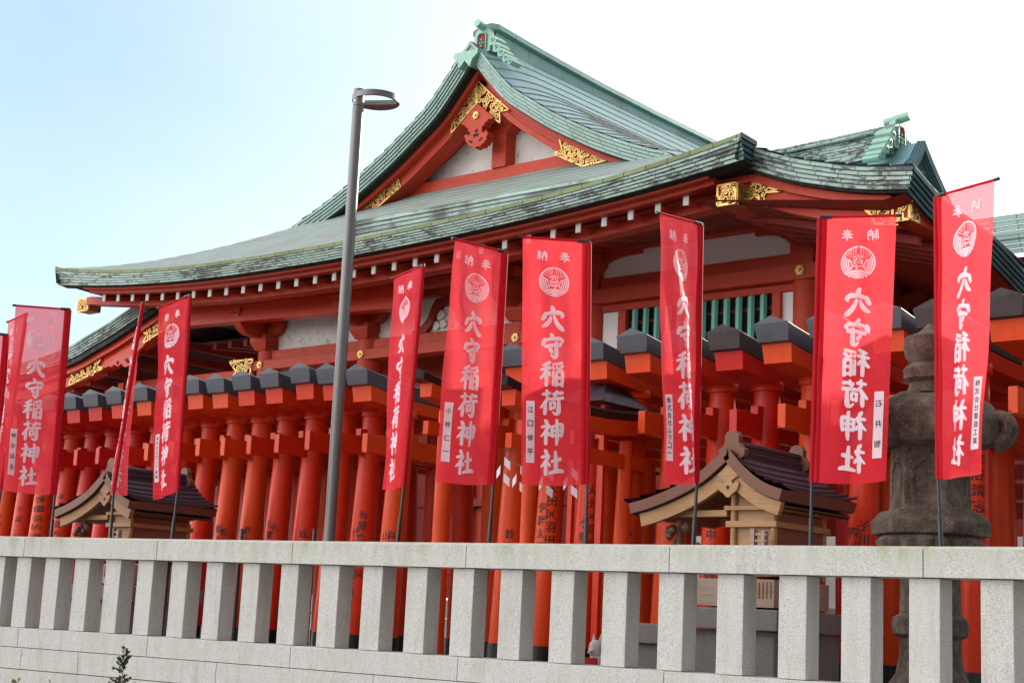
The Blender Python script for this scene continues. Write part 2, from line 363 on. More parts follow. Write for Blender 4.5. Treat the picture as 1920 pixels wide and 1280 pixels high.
# mesh cloth
def cloth(name, col, tr, hole=.265):
    m, nt, b = mat(name); nt.nodes.remove(b); out = nt.nodes['Material Output']
    uv = coords(nt, True, (1 / .0068, 1 / .0068, 1)); sx = N(nt, 'ShaderNodeSeparateXYZ'); nt.links.new(uv, sx.inputs[0])
    row = mth(nt, 'FLOOR', sx.outputs[1]); sh = mth(nt, 'MULTIPLY', mth(nt, 'FRACT', mth(nt, 'MULTIPLY', row, .5)), 1.0)
    fx = mth(nt, 'SUBTRACT', mth(nt, 'FRACT', mth(nt, 'ADD', sx.outputs[0], sh)), .5); fy = mth(nt, 'SUBTRACT', mth(nt, 'FRACT', sx.outputs[1]), .5)
    d = mth(nt, 'SQRT', mth(nt, 'ADD', mth(nt, 'MULTIPLY', fx, fx), mth(nt, 'MULTIPLY', fy, fy)))
    hm = mth(nt, 'LESS_THAN', d, hole)
    df = N(nt, 'ShaderNodeBsdfPrincipled'); df.inputs['Base Color'].default_value = (*col, 1); df.inputs['Roughness'].default_value = .55
    df.inputs['Specular IOR Level'].default_value = .15
    tl = N(nt, 'ShaderNodeBsdfTranslucent'); tl.inputs[0].default_value = (*tr, 1)
    m1 = N(nt, 'ShaderNodeMixShader'); m1.inputs[0].default_value = .42; nt.links.new(df.outputs[0], m1.inputs[1]); nt.links.new(tl.outputs[0], m1.inputs[2])
    tp = N(nt, 'ShaderNodeBsdfTransparent'); m2 = N(nt, 'ShaderNodeMixShader')
    nt.links.new(hm, m2.inputs[0]); nt.links.new(m1.outputs[0], m2.inputs[1]); nt.links.new(tp.outputs[0], m2.inputs[2]); nt.links.new(m2.outputs[0], out.inputs[0])
    return m
M['cloth'] = cloth('red mesh cloth', (.80, .010, .030), (1, .11, .13))
M['hem'] = cloth('red hem cloth', (.62, .010, .022), (.6, .02, .03), .12)
M['print'] = cloth('white printed cloth', (.90, .87, .94), (.95, .88, .92), .14)
M['label'] = paint('white name strip', (.74, .72, .74), .7, .03, 0)
M['ink'] = paint('black ink', (.012, .01, .01), .6, .05, 0)
m, nt, b = mat('evergreen leaf'); c = ramp(nt, noise(nt, coords(nt), 30, 2), [(.3, (.012, .03, .012)), (.7, (.035, .07, .02))]); nt.links.new(c, b.inputs['Base Color']); b.inputs['Roughness'].default_value = .5; M['leaf_dark'] = m
m, nt, b = mat('light green leaf'); c = ramp(nt, noise(nt, coords(nt), 30, 2), [(.3, (.08, .13, .02)), (.7, (.2, .26, .05))]); nt.links.new(c, b.inputs['Base Color']); b.inputs['Roughness'].default_value = .5; M['leaf_light'] = m
M['paper'] = paint('white folded paper', (.70, .66, .72), .7, .03, 0)
M['fox'] = paint('white painted fox', (.62, .6, .6), .6, .05, .2)
M['asphalt'] = paint('worn asphalt', (.11, .108, .10), .9, .2, .2)
M['bounce_paving'] = paint('pale bounce paving', (.34, .33, .31), .9, .1, .2)
M['gravel'] = paint('pale precinct paving', (.20, .185, .165), .95, .2, .3, 0, 20)

# ------------------------------------------------------------------ setting
g = MB(); g.face([(-900, -900, 0), (900, -900, 0), (900, 900, 0), (-900, 900, 0)]); tag(g.build('ground', M['asphalt']), kind='structure')
g = MB()
def fence_y(x): return 10.12 - .0075 * (x + 5.2) ** 2
sw = MB(); sx_ = [-60 + 5 * i for i in range(17)]
sw.grid([[(x, -1.5, .12) for x in sx_], [(x, 8.9, .12) for x in sx_]]); sw.grid([[(x, -1.5, .0) for x in sx_], [(x, -1.5, .12) for x in sx_]]); sw.grid([[(x, 8.9, .12) for x in sx_], [(x, 8.9, .0) for x in sx_]])
tag(sw.build('bounce_pavement', M['bounce_paving']), kind='structure')  # unseen pale strip, added for the light it bounces upward
fx = [-24 + i for i in range(0, 29)]
g.grid([[(x, fence_y(x) + .3, .95) for x in fx], [(x, 70, .95) for x in fx]])
g.grid([[(x, 10.4, .949) for x in (4, 60)], [(x, 70, .949) for x in (4, 60)]]); g.grid([[(x, fence_y(-24) + .3, .949) for x in (-80, -24)], [(x, 70, .949) for x in (-80, -24)]])
tag(g.build('precinct_paving', M['gravel']), kind='structure')

# ------------------------------------------------------------------ shrine hall
hall = thing('shrine_hall', 'large red shrine hall with green copper gabled roof behind the banners', 'shrine building', (-20, 22, .95))
XC = -20.0
def eave(X):                                   # front porch eave top height
    d = abs(X - XC) / 8.65
    return 8.06 + .56 * d ** 2.7 + (.0 if X < XC else .04 * math.sin(min(1, d) * math.pi))
GX = [(-20, 13.1), (-19.68, 12.81), (-19.32, 12.40), (-18.85, 11.92), (-18.3, 11.54), (-17.8, 11.21), (-17.25, 10.90), (-16.7, 10.61), (-16.0, 10.29), (-15.4, 10.05), (-15.07, 9.93), (-14.2, 9.42), (-13.2, 8.97), (-12.2, 8.64), (-11.38, 8.56), (-10.95, 8.37), (-10.48, 8.21), (-9.65, 8.00), (-8.86, 7.87)]
GS = spline([(x, z) for x, z in GX[1:]], 4)
def slope_z(X):
    X = XC + abs(X - XC)
    return interp([(-20, 13.12)] + [(p[0], p[1]) for p in GS], X)
GYV = 21.5
# --- porch skirt roof
def skirt_z(X, Y):
    t = (Y - 18) / 4.5
    base = 8.06 + (Y - 18) * .42 + (Y - 18) ** 2 * .0262
    return base + (eave(X) - 8.06) * max(0, 1 - t * .85) ** 1.6
s = MB(); rows = []
NT = 34
for k in range(NT + 1):
    Y = 18 + 4.55 * k / NT; ins = (Y - 18) * 1.07
    x0, x1 = -28.67 + ins, -11.33 - ins
    rows.append([(lerp(x0, x1, i / 60), Y, skirt_z(lerp(x0, x1, i / 60), Y) + .012 * ((k % 2) == 0)) for i in range(61)])
vv = lambda a, b: (rows[a][b][0], a * .148)
s.grid(rows, uv=vv)
# right and left side slopes of the porch roof
for sg in (-1,):
    rr = []
    for k in range(16):
        d = 3.8 * k / 15                       # inward from side eave
        X = XC + sg * (8.67 - d)
        ys = 18 + d / 1.07
        rr.append([(X, lerp(ys, 23, j / 12), skirt_z(X, ys) - .015) for j in range(13)])
    s.grid(rr, flip=(sg < 0))
porch = s.build('porch_roof', M['roof_skirt'], hall, smooth=True, sharp=15)
# yellow-green cover strip along the edge, then stepped fascia
XS = [-28.67 + 17.34 * i / 90 for i in range(91)]
def corner_w(X): return abs(X - XC) / 8.67
s = MB()
s.grid([[(X, 18.10, eave(X) + .03) for X in XS], [(X, 18.0, eave(X) + .02) for X in XS], [(X, 18.0, eave(X) - .05) for X in XS]], uv=lambda a, b: (XS[b], a * .1))
s.build('eave_edge_strip', M['edge'], porch)
s = MB(); NL = 5
for i in range(NL):
    th = .235 + .05 * 0
    f0, f1 = i / NL, (i + 1) / NL
    def zt(X, f): return eave(X) - .05 - (.20 + .10 * corner_w(X) ** 4) * f
    y = 18.015 + .022 * i
    s.grid([[(X, y, zt(X, f0)) for X in XS], [(X, y + .004, zt(X, f1)) for X in XS], [(X, y + .03, zt(X, f1)) for X in XS]],
           uv=lambda a, b, i=i: (XS[b] + (i * .13), -.066 * (i + min(a, 1) * .98)))
s.build('eave_fascia', M['fascia'], porch)
for sg in (1, -1):                             # side fascia of the porch roof
    s = MB()
    ys = [18 + .46 * k / 8 for k in range(9)] if sg > 0 else [18 + 5 * k / 8 for k in range(9)]
    X = XC + sg * 8.67
    for i in range(NL):
        f0, f1 = i / NL, (i + 1) / NL; xo = -sg * (.022 * i)
        def zz(Y, f, X=X): return skirt_z(X, 18) - .05 * (Y - 18) + .04 - (.38) * f
        s.grid([[(X + xo, Y, zz(Y, f0)) for Y in ys], [(X + xo, Y, zz(Y, f1)) for Y in ys], [(X + xo - sg * .03, Y, zz(Y, f1)) for Y in ys]], uv=lambda a, b, i=i, ys=ys: (ys[b], -.066 * (i + min(a, 1) * .98)))
    s.build('side_fascia', M['fascia_shade'], porch)
# underside: black layer, soffit, red boards
def under(X): return eave(X) - .25 - .10 * corner_w(X) ** 4
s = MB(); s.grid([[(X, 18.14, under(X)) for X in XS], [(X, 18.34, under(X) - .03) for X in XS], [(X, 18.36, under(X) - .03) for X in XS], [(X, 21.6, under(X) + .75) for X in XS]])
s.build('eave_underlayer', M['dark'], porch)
s = MB()
XR = [-27.95 + 15.9 * i / 80 for i in range(81)]
def u2(X): return under(min(max(X, -28.6), -11.4))
s.grid([[(X, 18.26, u2(X) - .0) for X in XR], [(X, 18.28, u2(X) - .05) for X in XR], [(X, 18.42, u2(X) - .05) for X in XR], [(X, 18.425, u2(X) - .05) for X in XR], [(X, 18.44, u2(X) - .105) for X in XR], [(X, 18.66, u2(X) - .105) for X in XR], [(X, 18.66, u2(X) - .02) for X in XR]])
for X in (XR[0], XR[-1]):
    s.face([(X, 18.26, u2(X)), (X, 18.28, u2(X) - .05), (X, 18.42, u2(X) - .05), (X, 18.44, u2(X) - .105), (X, 18.66, u2(X) - .105), (X, 18.66, u2(X))])
s.build('eave_board', M['hall_red'], porch)
# soffit board above rafters
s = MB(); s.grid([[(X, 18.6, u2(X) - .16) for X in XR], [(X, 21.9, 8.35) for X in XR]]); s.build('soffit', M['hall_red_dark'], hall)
# continuous purlin behind the rafter ends, gilt at both tips
XP = [-28.75 + 16.4 * i / 80 for i in range(81)]
s = MB(); s.grid([[(X, 18.92, u2(X) - .10) for X in XP], [(X, 18.92, u2(X) - .275) for X in XP], [(X, 19.2, u2(X) - .275) for X in XP], [(X, 19.2, u2(X) - .10) for X in XP]])
for X in (XP[0], XP[-1]): s.face([(X, 18.92, u2(X) - .10), (X, 18.92, u2(X) - .275), (X, 19.2, u2(X) - .275), (X, 19.2, u2(X) - .10)])
s.build('eave_purlin', M['hall_red'], porch)
# rafters with white ends
for k in range(31):
    X = -27.6 + .5158 * k
    if X > -12.3: break
    z = u2(X) - .085
    s = MB()
    y0, y1 = 18.58, 21.2; zr = lambda Y: (Y - 18.5) * .2
    a = .05; h = .165
    s.hexa([(X - a, y0, z - h), (X + a, y0, z - h), (X + a, y0 + .02, z - h), (X - a, y0 + .02, z - h), (X - a, y0, z), (X + a, y0, z), (X + a, y0 + .02, z), (X - a, y0 + .02, z)], 1)
    s.hexa([(X - a, y0 + .02, z - h), (X + a, y0 + .02, z - h), (X + a, y1, z - h + zr(y1)), (X - a, y1, z - h + zr(y1)), (X - a, y0 + .02, z), (X + a, y0 + .02, z), (X + a, y1, z + zr(y1)), (X - a, y1, z + zr(y1))], 0)
    s.build('rafter', [M['hall_red'], M['white_end']], hall)
# --- main roof: right and left slopes, rolled verge
RE = [(18.42, 7.87), (19.1, 7.67), (20.0, 7.55), (21.06, 7.49), (22.3, 7.2), (24, 7.0), (27, 6.9), (34, 6.9)]
def YF(X): return GYV if X < -15.07 else max(18.42, 18 + (-11.33 - X) / 1.07)
def roll(X, Y, Yf): 
    t = min(1, max(0, (Y - Yf) / 1.5)); return .20 * (1 - (1 - t) ** 2) * max(0, min(1, (-14.6 - X) / .6))
for sg in (1, -1):
    s = MB()
    # sawtooth courses running front to back
    L = [0.15 + .31 * k for k in range(36)]
    xs = []
    X = -19.75
    while X < -8.9:
        xs.append(X); dz = slope_z(X + .05) - slope_z(X); X += .34 / math.sqrt(1 + (dz / .05) ** 2)
    xs.append(-8.86)
    for a, b_ in zip(xs, xs[1:]):
        def pt(X, Y, dz=0):
            drop = (7.87 - interp(RE, Y)) * max(0, (X + 14.5) / 5.64) ** 1.5
            return (XC + sg * (X - XC), Y, slope_z(X) + roll(X, Y, GYV) + dz - drop)
        Yf = YF((a + b_) / 2)
        if sg < 0: Yf = max(Yf, 21.5)
        ys = [Yf + t for t in (0, .12, .3, .5, .8, 1.15, 1.5, 2.2)] + [24.5, 27, 30, 34]
        s.grid([[pt(a, y, .0) for y in ys], [pt(b_, y, .030) for y in ys]], uv=lambda p, q: (ys[q], a), flip=(sg < 0))
        s.grid([[pt(b_, y, .030) for y in ys], [pt(b_, y, .0) for y in ys]], 1, uv=lambda p, q: (ys[q], a), flip=(sg < 0))
    s.build('roof_slope', [M['roof_slope'], M['seam']], hall, smooth=True, sharp=12)
# ridge
s = MB()
ryv = [21.95, 22.3, 23, 24, 25.5, 27.5, 30, 33.5]
def rz(Y): return 13.42 + .20 * max(0, 1 - (Y - 21.9) / 6) ** 2
prof = [(-.42, -.72), (-.42, -.60), (-.27, -.58), (-.27, -.20), (-.36, -.18), (-.36, -.08), (-.14, 0), (.14, 0), (.36, -.08), (.36, -.18), (.27, -.20), (.27, -.58), (.42, -.60), (.42, -.72)]
s.grid([[(XC + px_, y, rz(y) + pz) for y in ryv] for px_, pz in prof])
s.face([(XC + px_, ryv[0], rz(ryv[0]) + pz) for px_, pz in prof])
ridge = s.build('ridge', M['ridge'], hall)
def ornament(cx, cy, cz, scale, ax, parent, name='ridge_ornament'):
    """ridge end ornament; ax: 0 faces -Y, 1 faces +X"""
    def T(a, d, h):                            # a across, d forward (towards viewer side), h up
        return (cx + a * scale, cy - d * scale, cz + h * scale) if ax == 0 else (cx + d * scale, cy + a * scale, cz + h * scale)
    V = lambda a, d, h: Vector(T(a, d, h)) - Vector(T(0, 0, 0))
    s = MB()
    arch = [(-.32, -.5), (-.32, .02), (-.26, .18), (-.12, .27), (.12, .27), (.26, .18), (.32, .02), (.32, -.5)]
    inner = [(-.17, -.42), (-.17, .0), (-.10, .09), (.10, .09), (.17, .0), (.17, -.42)]
    s.prism([T(a, 0, h) for a, h in arch], V(0, -.16, 0), 0)
    # raised frame round a dark recess
    for (a0, h0), (a1, h1) in zip(inner, inner[1:]):
        s.tube([T(a0, .03, h0), T(a1, .03, h1)], .025 * scale, 6)
    s.prism([T(a * .93, .006, h * .93) for a, h in inner], V(0, .008, 0), 1)
    for (a, h, r) in ((0, -.12, .05), (-.06, -.22, .05), (.06, -.22, .05), (0, -.32, .06)):
        s.lathe(T(a, .02, h), [(0, -r * scale), (r * scale * .8, -r * .5 * scale), (r * scale, 0), (r * scale * .7, r * scale * .6), (0, r * scale)], 8, caps=False)
    s.tube([T(0, -.4, .24), T(0, .26, .33)], [.125 * scale, .115 * scale], 16)
    for sg in (-1, 1):                         # cloud curls stepping down the slopes
        for (a, h, r) in ((.42, -.22, .15), (.58, -.46, .15), (.76, -.66, .13), (.95, -.86, .12), (1.12, -1.0, .09)):
            n = 16; poly = [T(sg * (a + r * math.cos(2 * math.pi * i / n) * (1 + .12 * math.cos(3 * 2 * math.pi * i / n))), .03, h + r * math.sin(2 * math.pi * i / n)) for i in range(n)]
            s.prism(poly, V(0, -.42, 0), 0)
            s.tube([T(sg * (a + r * .55 * (1 - t / 9) * math.cos(t * .9)), .04, h + r * .55 * (1 - t / 9) * math.sin(t * .9)) for t in range(9)], .018 * scale, 5)
    return s.build(name, [M['patina'], M['hall_red_dark']], parent, smooth=True, sharp=35)
ornament(-19.86, 21.7, 13.24, .70, 0, ridge)
# verge band: thick layered edge following the gable curve
def verge_pts(sg, n=0):
    pts = [Vector((XC, 13.1))] + [Vector((p[0], p[1])) for p in GS if p[0] < -14.6]
    return [Vector((XC + sg * (p.x - XC), p.y)) for p in pts]
def offs(pts, d, sg):
    out = []
    for i, p in enumerate(pts):
        t = (pts[min(i + 1, len(pts) - 1)] - pts[max(i - 1, 0)]).normalized()
        n = Vector((t.y, -t.x)) if sg > 0 else Vector((-t.y, t.x))
        q = p + n * d
        if i == 0: q = Vector((XC, p.y - d * 1.35))
        out.append(q)
    return out
def band(s, sg, d0, d1, Y0, Y1, m=0, base=None, uvo=0):
    P = base or verge_pts(sg); A = offs(P, d0, sg); B = offs(P, d1, sg)
    acc = [0.0]
    for i in range(1, len(P)): acc.append(acc[-1] + (P[i] - P[i - 1]).length)
    u = lambda a, b: (acc[b] + uvo * .13, -uvo * .066 - a * .066)
    s.grid([[(q.x, Y0, q.y) for q in A], [(q.x, Y0, q.y) for q in B]], m, uv=u, flip=sg < 0)
    s.grid([[(q.x, Y0, q.y) for q in B], [(q.x, Y1, q.y) for q in B]], m, uv=u, flip=sg < 0)
    s.grid([[(q.x, Y1, q.y) for q in A], [(q.x, Y0, q.y) for q in A]], m, uv=u, flip=sg < 0)
for sg in (1, -1):
    s = MB()
    for i in range(5): band(s, sg, .062 * i, .062 * (i + 1), 21.5 + .02 * i, 22.2, uvo=i)
    s.build('gable_verge', M['fascia_light'], hall)
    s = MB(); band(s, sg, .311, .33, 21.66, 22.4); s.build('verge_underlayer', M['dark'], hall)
    s = MB(); band(s, sg, .332, .425, 21.82, 22.4); band(s, sg, .42, .54, 21.98, 22.4); band(s, sg, .535, .65, 21.955, 22.35)
    s.build('bargeboard', M['hall_red'], hall)
s = MB()                                       # apex cap plate
s.prism([atY(x, y, 21.44) for x, y in [(853, 101), (896, 91), (895, 99), (885, 110), (880, 125), (871, 114), (860, 129.5), (858, 117), (849.5, 110)]][::-1], (0, .25, 0))
s.build('verge_apex_plate', M['patina'], hall)
# pediment
s = MB(); s.face([(XC + d, 22.6, slope_z(XC + abs(d)) - .25) for d in (-4.6, -4, -3.3, -2.6, -1.9, -1.3, -.7, 0, .7, 1.3, 1.9, 2.6, 3.3, 4, 4.6)] + [(-15.4, 22.6, 9.3), (-24.6, 22.6, 9.3)]); s.build('pediment_wall', M['plaster'], hall)
s = MB()
s.box(-22.75, -17.25, 22.35, 22.62, 10.38, 10.62)
s.box(-19.97, -19.60, 22.3, 22.65, 10.62, 12.3)
s.prism([(-20.12, 22.28, 11.44), (-19.97, 22.28, 11.32), (-19.60, 22.28, 11.32), (-19.45, 22.28, 11.44), (-19.45, 22.28, 12.3), (-20.12, 22.28, 12.3)], (0, .3, 0))
for sg in (1, -1):
    q = [(2.75, 10.62), (2.45, 10.62), (1.3, 11.2), (.4, 11.85), (.4, 12.1), (1.3, 11.42)]
    s.prism([(XC + sg * a, 22.4, h) for a, h in q], (0, .2, 0))
s.build('pediment_frame', M['hall_red'], hall)
# --- filigree gilt fittings
def filigree(poly, T, parent, R0=.09, name='gilt_fitting', seed=1, w=.016, mat_='gold'):
    rnd = random.Random(seed); s = MB()
    P = [Vector(p) for p in poly]
    def rib(pts, w):
        pts = [Vector(p) for p in pts]
        L, Rr = [], []
        for i, p in enumerate(pts):
            t = pts[min(i + 1, len(pts) - 1)] - pts[max(i - 1, 0)]
            if t.length < 1e-6: continue
            t.normalize(); n = Vector((-t.y, t.x)); L.append(p + n * w); Rr.append(p - n * w)
        for i in range(len(L) - 1):
            q = [L[i], L[i + 1], Rr[i + 1], Rr[i]]
            s.hexa([T(*c, .0) for c in q] + [T(*c, .022) for c in q])
    for a, b in zip(P, P[1:] + P[:1]): rib([a, b], w * 1.15)
    def inside(p, mg):
        c = False; dmin = 9
        for a, b in zip(P, P[1:] + P[:1]):
            if (a.y > p.y) != (b.y > p.y) and p.x < (b.x - a.x) * (p.y - a.y) / (b.y - a.y) + a.x: c = not c
            ab = b - a; t = max(0, min(1, (p - a).dot(ab) / ab.dot(ab))); dmin = min(dmin, (p - a - ab * t).length)
        return c and dmin > mg
    x0, x1 = min(p.x for p in P), max(p.x for p in P); y0, y1 = min(p.y for p in P), max(p.y for p in P)
    got = []
    for _ in range(1500):
        p = Vector((rnd.uniform(x0, x1), rnd.uniform(y0, y1)))
        if inside(p, R0 * .55) and all((p - q).length > R0 * 1.55 for q in got): got.append(p)
    for i, p in enumerate(got):
        a0 = rnd.uniform(0, 6.28); sgn = 1 if i % 2 else -1
        rib([p + Vector((math.cos(a0 + sgn * t * .55), math.sin(a0 + sgn * t * .55))) * R0 * (1 - .78 * t / 15) for t in range(16)], w * .8)
        near = sorted(got, key=lambda q: (q - p).length)[1:3]
        for q in near:
            d = (q - p); mid = (p + q) / 2 + Vector((-d.y, d.x)) * .22
            rib([p, mid, q], w * .55)
    return s.build(name, M[mat_], parent)
def curve_at(P, s_):                           # point and tangent at arc length
    acc = 0
    for a, b in zip(P, P[1:]):
        l = (b - a).length
        if acc + l >= s_: t = (s_ - acc) / l; return a.lerp(b, t), (b - a) / l
        acc += l
    return P[-1], (P[-1] - P[-2]).normalized()
def plane_poly(pts, Y): return [(atY(x, y, Y).x, atY(x, y, Y).z) for x, y in pts]
TY = lambda a, h, d: (a, 21.945 - d, h)
for k, pl in enumerate(([(895, 150), (907, 163), (930, 185), (955, 206), (937, 210), (938, 231), (895, 195)], [(893, 150), (893, 195), (846, 251), (850, 227), (833, 233), (862, 195)],
                        [(1049, 260), (1145, 299), (1092, 312), (1038, 288), (1055, 283)], [(743, 329), (752, 350), (706, 391), (668, 397), (738, 347)])):
    filigree(plane_poly(pl, 21.94), TY, hall, .058 if k > 1 else .066, seed=3 + k, w=.012)
# carved pendant with pierced hearts and gilt rosette, outline read off at its own plane
s = MB()
gpx = [(560, 480), (782, 672), (765, 700), (718, 702), (700, 735), (668, 752), (655, 790), (628, 812), (626, 880), (655, 898), (668, 868), (690, 862), (708, 890), (706, 930), (690, 948), (696, 985), (668, 1010), (660, 1040), (625, 1052), (605, 1085), (560, 1085), (520, 1112), (485, 1088), (440, 1078), (425, 1040), (395, 1020), (398, 985), (380, 958), (388, 928), (418, 920), (440, 940), (462, 920), (458, 885), (432, 872), (430, 832), (402, 822), (385, 790), (350, 785), (340, 765)]
s.prism([atY(820 + x / 7.53, 130 + y / 7.53, 21.86) for x, y in gpx][::-1], (0, .2, 0), 0)
for (hx, hy, hr) in ((548, 868, 26), (526, 935, 24), (562, 925, 24), (455, 1012, 17), (478, 1032, 18), (620, 975, 17), (596, 1000, 18)):
    c_ = atY(820 + hx / 7.53, 130 + hy / 7.53, 21.856); hr /= 7.53 * 98
    s.prism([(c_.x + hr * math.cos(t * .6283), 21.852, c_.z + hr * 1.1 * math.sin(t * .6283)) for t in range(10)], (0, .006, 0), 1)
pend = s.build('gable_pendant', [M['hall_red'], M['dark']], hall)
def rosette(x, y, z, r, parent, facing='Y'):
    s = MB(); D = (lambda a, h, d: (x + a, y - d, z + h)) if facing == 'Y' else (lambda a, h, d: (x + d, y + a, z + h))
    V = Vector(D(0, 0, .02)) - Vector(D(0, 0, 0))
    s.prism([D(r * math.cos(k * math.pi / 6) * (1 if k % 2 == 0 else .88), r * math.sin(k * math.pi / 6) * (1 if k % 2 == 0 else .88), 0) for k in range(12)], V)
    for k in range(6):
        a = k * math.pi / 3 + .52; rr = r * .3
        s.prism([D(r * .52 * math.cos(a) + rr * math.cos(j * .785), r * .52 * math.sin(a) + rr * math.sin(j * .785), .02) for j in range(8)], V * .6)
    s.prism([D(r * .28 * math.cos(j * .785), r * .28 * math.sin(j * .785), .02) for j in range(8)], V * 2)
    return s.build('gilt_rosette', M['gold'], parent, bevel=.003)
rc = atY(892.8, 216.7, 21.855); rosette(rc.x, 21.855, rc.z, .088, pend)

# --- right wing rake (front edge of lower roof) and right eave
RW = spline([(-11.42, 8.57), (-10.95, 8.37), (-10.48, 8.20), (-9.65, 7.98), (-8.86, 7.86)], 6)
s = MB()
for i in range(5): band(s, 1, .061 * i, .061 * (i + 1), 18.42 + .018 * i, 18.8, base=[Vector((p[0], p[1])) for p in RW], uvo=i)
s.build('wing_verge', M['fascia'], hall)
RWv = [Vector((p[0], p[1])) for p in RW]
s = MB(); band(s, 1, .306, .34, 18.54, 19.0, base=RWv); s.build('wing_underlayer', M['dark'], hall)
s = MB(); RWs = [p for p in RWv if p.x < -9.2]
band(s, 1, .342, .46, 18.66, 19.0, base=RWs); RWx = [Vector((-12.0, 8.80)), Vector((-11.7, 8.69))] + [p for p in RWv if p.x < -9.02]
band(s, 1, .462, .61, 18.75, 19.0, base=RWx); band(s, 1, .612, .74, 18.735, 19.0, base=RWx)
s.build('wing_bargeboard', M['hall_red'], hall)
def Tw(u, v, d):
    p, t = curve_at(RWx, max(0, u + .62)); n = Vector((t.y, -t.x)); q = p + n * v; return (q.x, 18.732 - d, q.y)
filigree([(-.36, .47), (.56, .47), (.26, .58), (.44, .735), (-.36, .735)], Tw, hall, .07, seed=21)
filigree([(1.80, .47), (2.42, .47), (2.42, .735), (2.08, .735), (2.0, .6)], Tw, hall, .065, seed=22)
# right eave running back
s = MB(); ys = [18.42 + .3 * k for k in range(52)]
for i in range(5):
    X = -8.85 - .02 * i
    s.grid([[(X, y, interp(RE, y) - .075 * i) for y in ys], [(X, y, interp(RE, y) - .075 * (i + 1)) for y in ys], [(X - .03, y, interp(RE, y) - .075 * (i + 1)) for y in ys]], uv=lambda a, b, i=i: (ys[b] + .3 * i, -.066 * (i + min(a, 1) * .98)), flip=True)
s.grid([[(-8.85, y, interp(RE, y)) for y in ys], [(-8.9, y, interp(RE, y) + .01) for y in ys], [(-8.95, y, interp(RE, y) - .02) for y in ys]], uv=lambda a, b: (ys[b], a * .3), flip=True)
s.build('right_eave', M['fascia_shade'], hall)
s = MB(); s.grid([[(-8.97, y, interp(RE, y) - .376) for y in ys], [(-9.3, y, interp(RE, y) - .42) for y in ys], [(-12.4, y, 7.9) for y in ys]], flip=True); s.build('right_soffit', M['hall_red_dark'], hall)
# gilt-capped beam end at the right front corner
def gilt_box(x0, x1, y0, y1, z0, z1, seed):
    s = MB(); s.box(x0, x1, y0, y1, z0, z1); b_ = s.build('corner_beam', M['hall_red'], hall)
    filigree([(x0 + .01, z0 + .01), (x1 - .01, z0 + .01), (x1 - .01, z1 - .01), (x0 + .01, z1 - .01)], lambda a, h, d: (a, y0 - .002 - d, h), b_, .075, seed=seed)
    filigree([(y0 + .01, z0 + .01), (y0 + .22, z0 + .01), (y0 + .22, z1 - .01), (y0 + .01, z1 - .01)], lambda a, h, d: (x1 + .002 + d, a, h), b_, .07, seed=seed + 1)
    return b_
gilt_box(-12.02, -11.69, 18.5, 21.2, 7.76, 8.08, 31)
gilt_box(-29.16, -28.74, 18.98, 19.3, 7.88, 8.17, 33)
gilt_box(-9.3, -9.03, 18.70, 20.0, 7.20, 7.46, 35)

# --- porch front bay: columns, tie beams, brackets, white panels
YK = 20.8
colx = [-24.76, -21.71, -17.69]
for X in (-24.76, -21.71, -17.69):
    s = MB(); s.lathe((X, YK + .12, 0), [(.26, .95), (.26, 7.0)], 20); s.build('porch_column', M['hall_red'], hall, smooth=True)
s = MB()
s.box(-25.1, -17.4, YK - .14, YK + .2, 6.52, 6.73)
s.box(-24.6, -17.4, YK - .02, YK + .2, 6.74, 6.945)
s.box(-25.0, -17.4, YK - .6, YK - .35, 7.70, 7.86)
s.box(-24.6, -17.4, YK - .06, YK + .2, 7.655, 7.84)
s.box(-30.5, -25.1, YK - .02, YK + .2, 6.34, 6.60)
s.build('tie_beam', M['hall_red'], hall, bevel=.012)
s = MB(); s.box(-24.5, -17.4, YK + .1, YK + .22, 6.93, 7.66); s.build('porch_panel', M['plaster'], hall)
def bracket(X, Yf, zb, zt, parent, wide=.52, depth=.9, sideL=True):
    """bearing block, boat arms and small blocks between zb and zt"""
    h = zt - zb; s = MB()
    s.hexa([(X - .17, Yf - .17, zb), (X + .17, Yf - .17, zb), (X + .17, Yf + .2, zb), (X - .17, Yf + .2, zb), (X - .26, Yf - .26, zb + h * .2), (X + .26, Yf - .26, zb + h * .2), (X + .26, Yf + .2, zb + h * .2), (X - .26, Yf + .2, zb + h * .2)])
    s.box(X - .26, X + .26, Yf - .26, Yf + .2, zb + h * .2, zb + h * .38)
    def arm(cx, half, axis, off, z0, z1):
        n = 8; pts = []
        for i in range(n + 1): a = i / n * math.pi / 2; pts.append((-half + (half * .45) * (1 - math.cos(a)) * 0 - 0 + half * .45 * (1 - math.cos(a)), z1 - (z1 - z0) * math.sin(a)))
        pts = [(-half, z1)] + pts + [(-p[0], p[1]) for p in pts[::-1]] + [(half, z1)]
        q = []
        for p in pts:
            if not q or (Vector(p) - Vector(q[-1])).length > 1e-4: q.append(p)
        if axis == 'X': s.prism([(cx + a, Yf - .1 + off, z) for a, z in q], (0, .2, 0))
        else: s.prism([(cx - .11, Yf + off + a, z) for a, z in q], (.22, 0, 0))
    arm(X, wide, 'X', -.02, zb + h * .38, zb + h * .72)
    arm(X, depth, 'Y', 0, zb + h * .30, zb + h * .80)
    for a in (-wide + .12, 0, wide - .12): s.box(X + a - .11, X + a + .11, Yf - .2, Yf + .12, zb + h * .74, zb + h * .98)
    s.box(X - .14, X + .14, Yf - depth - .02, Yf - depth + .28, zb + h * .81, zb + h * 1.05)
    return s.build('bracket', M['hall_red'], parent, bevel=.01)
for X in colx: bracket(X, YK, 6.94, 7.78, hall)
for X in colx:
    rosette(X, YK - .142, 6.63, .09, hall)
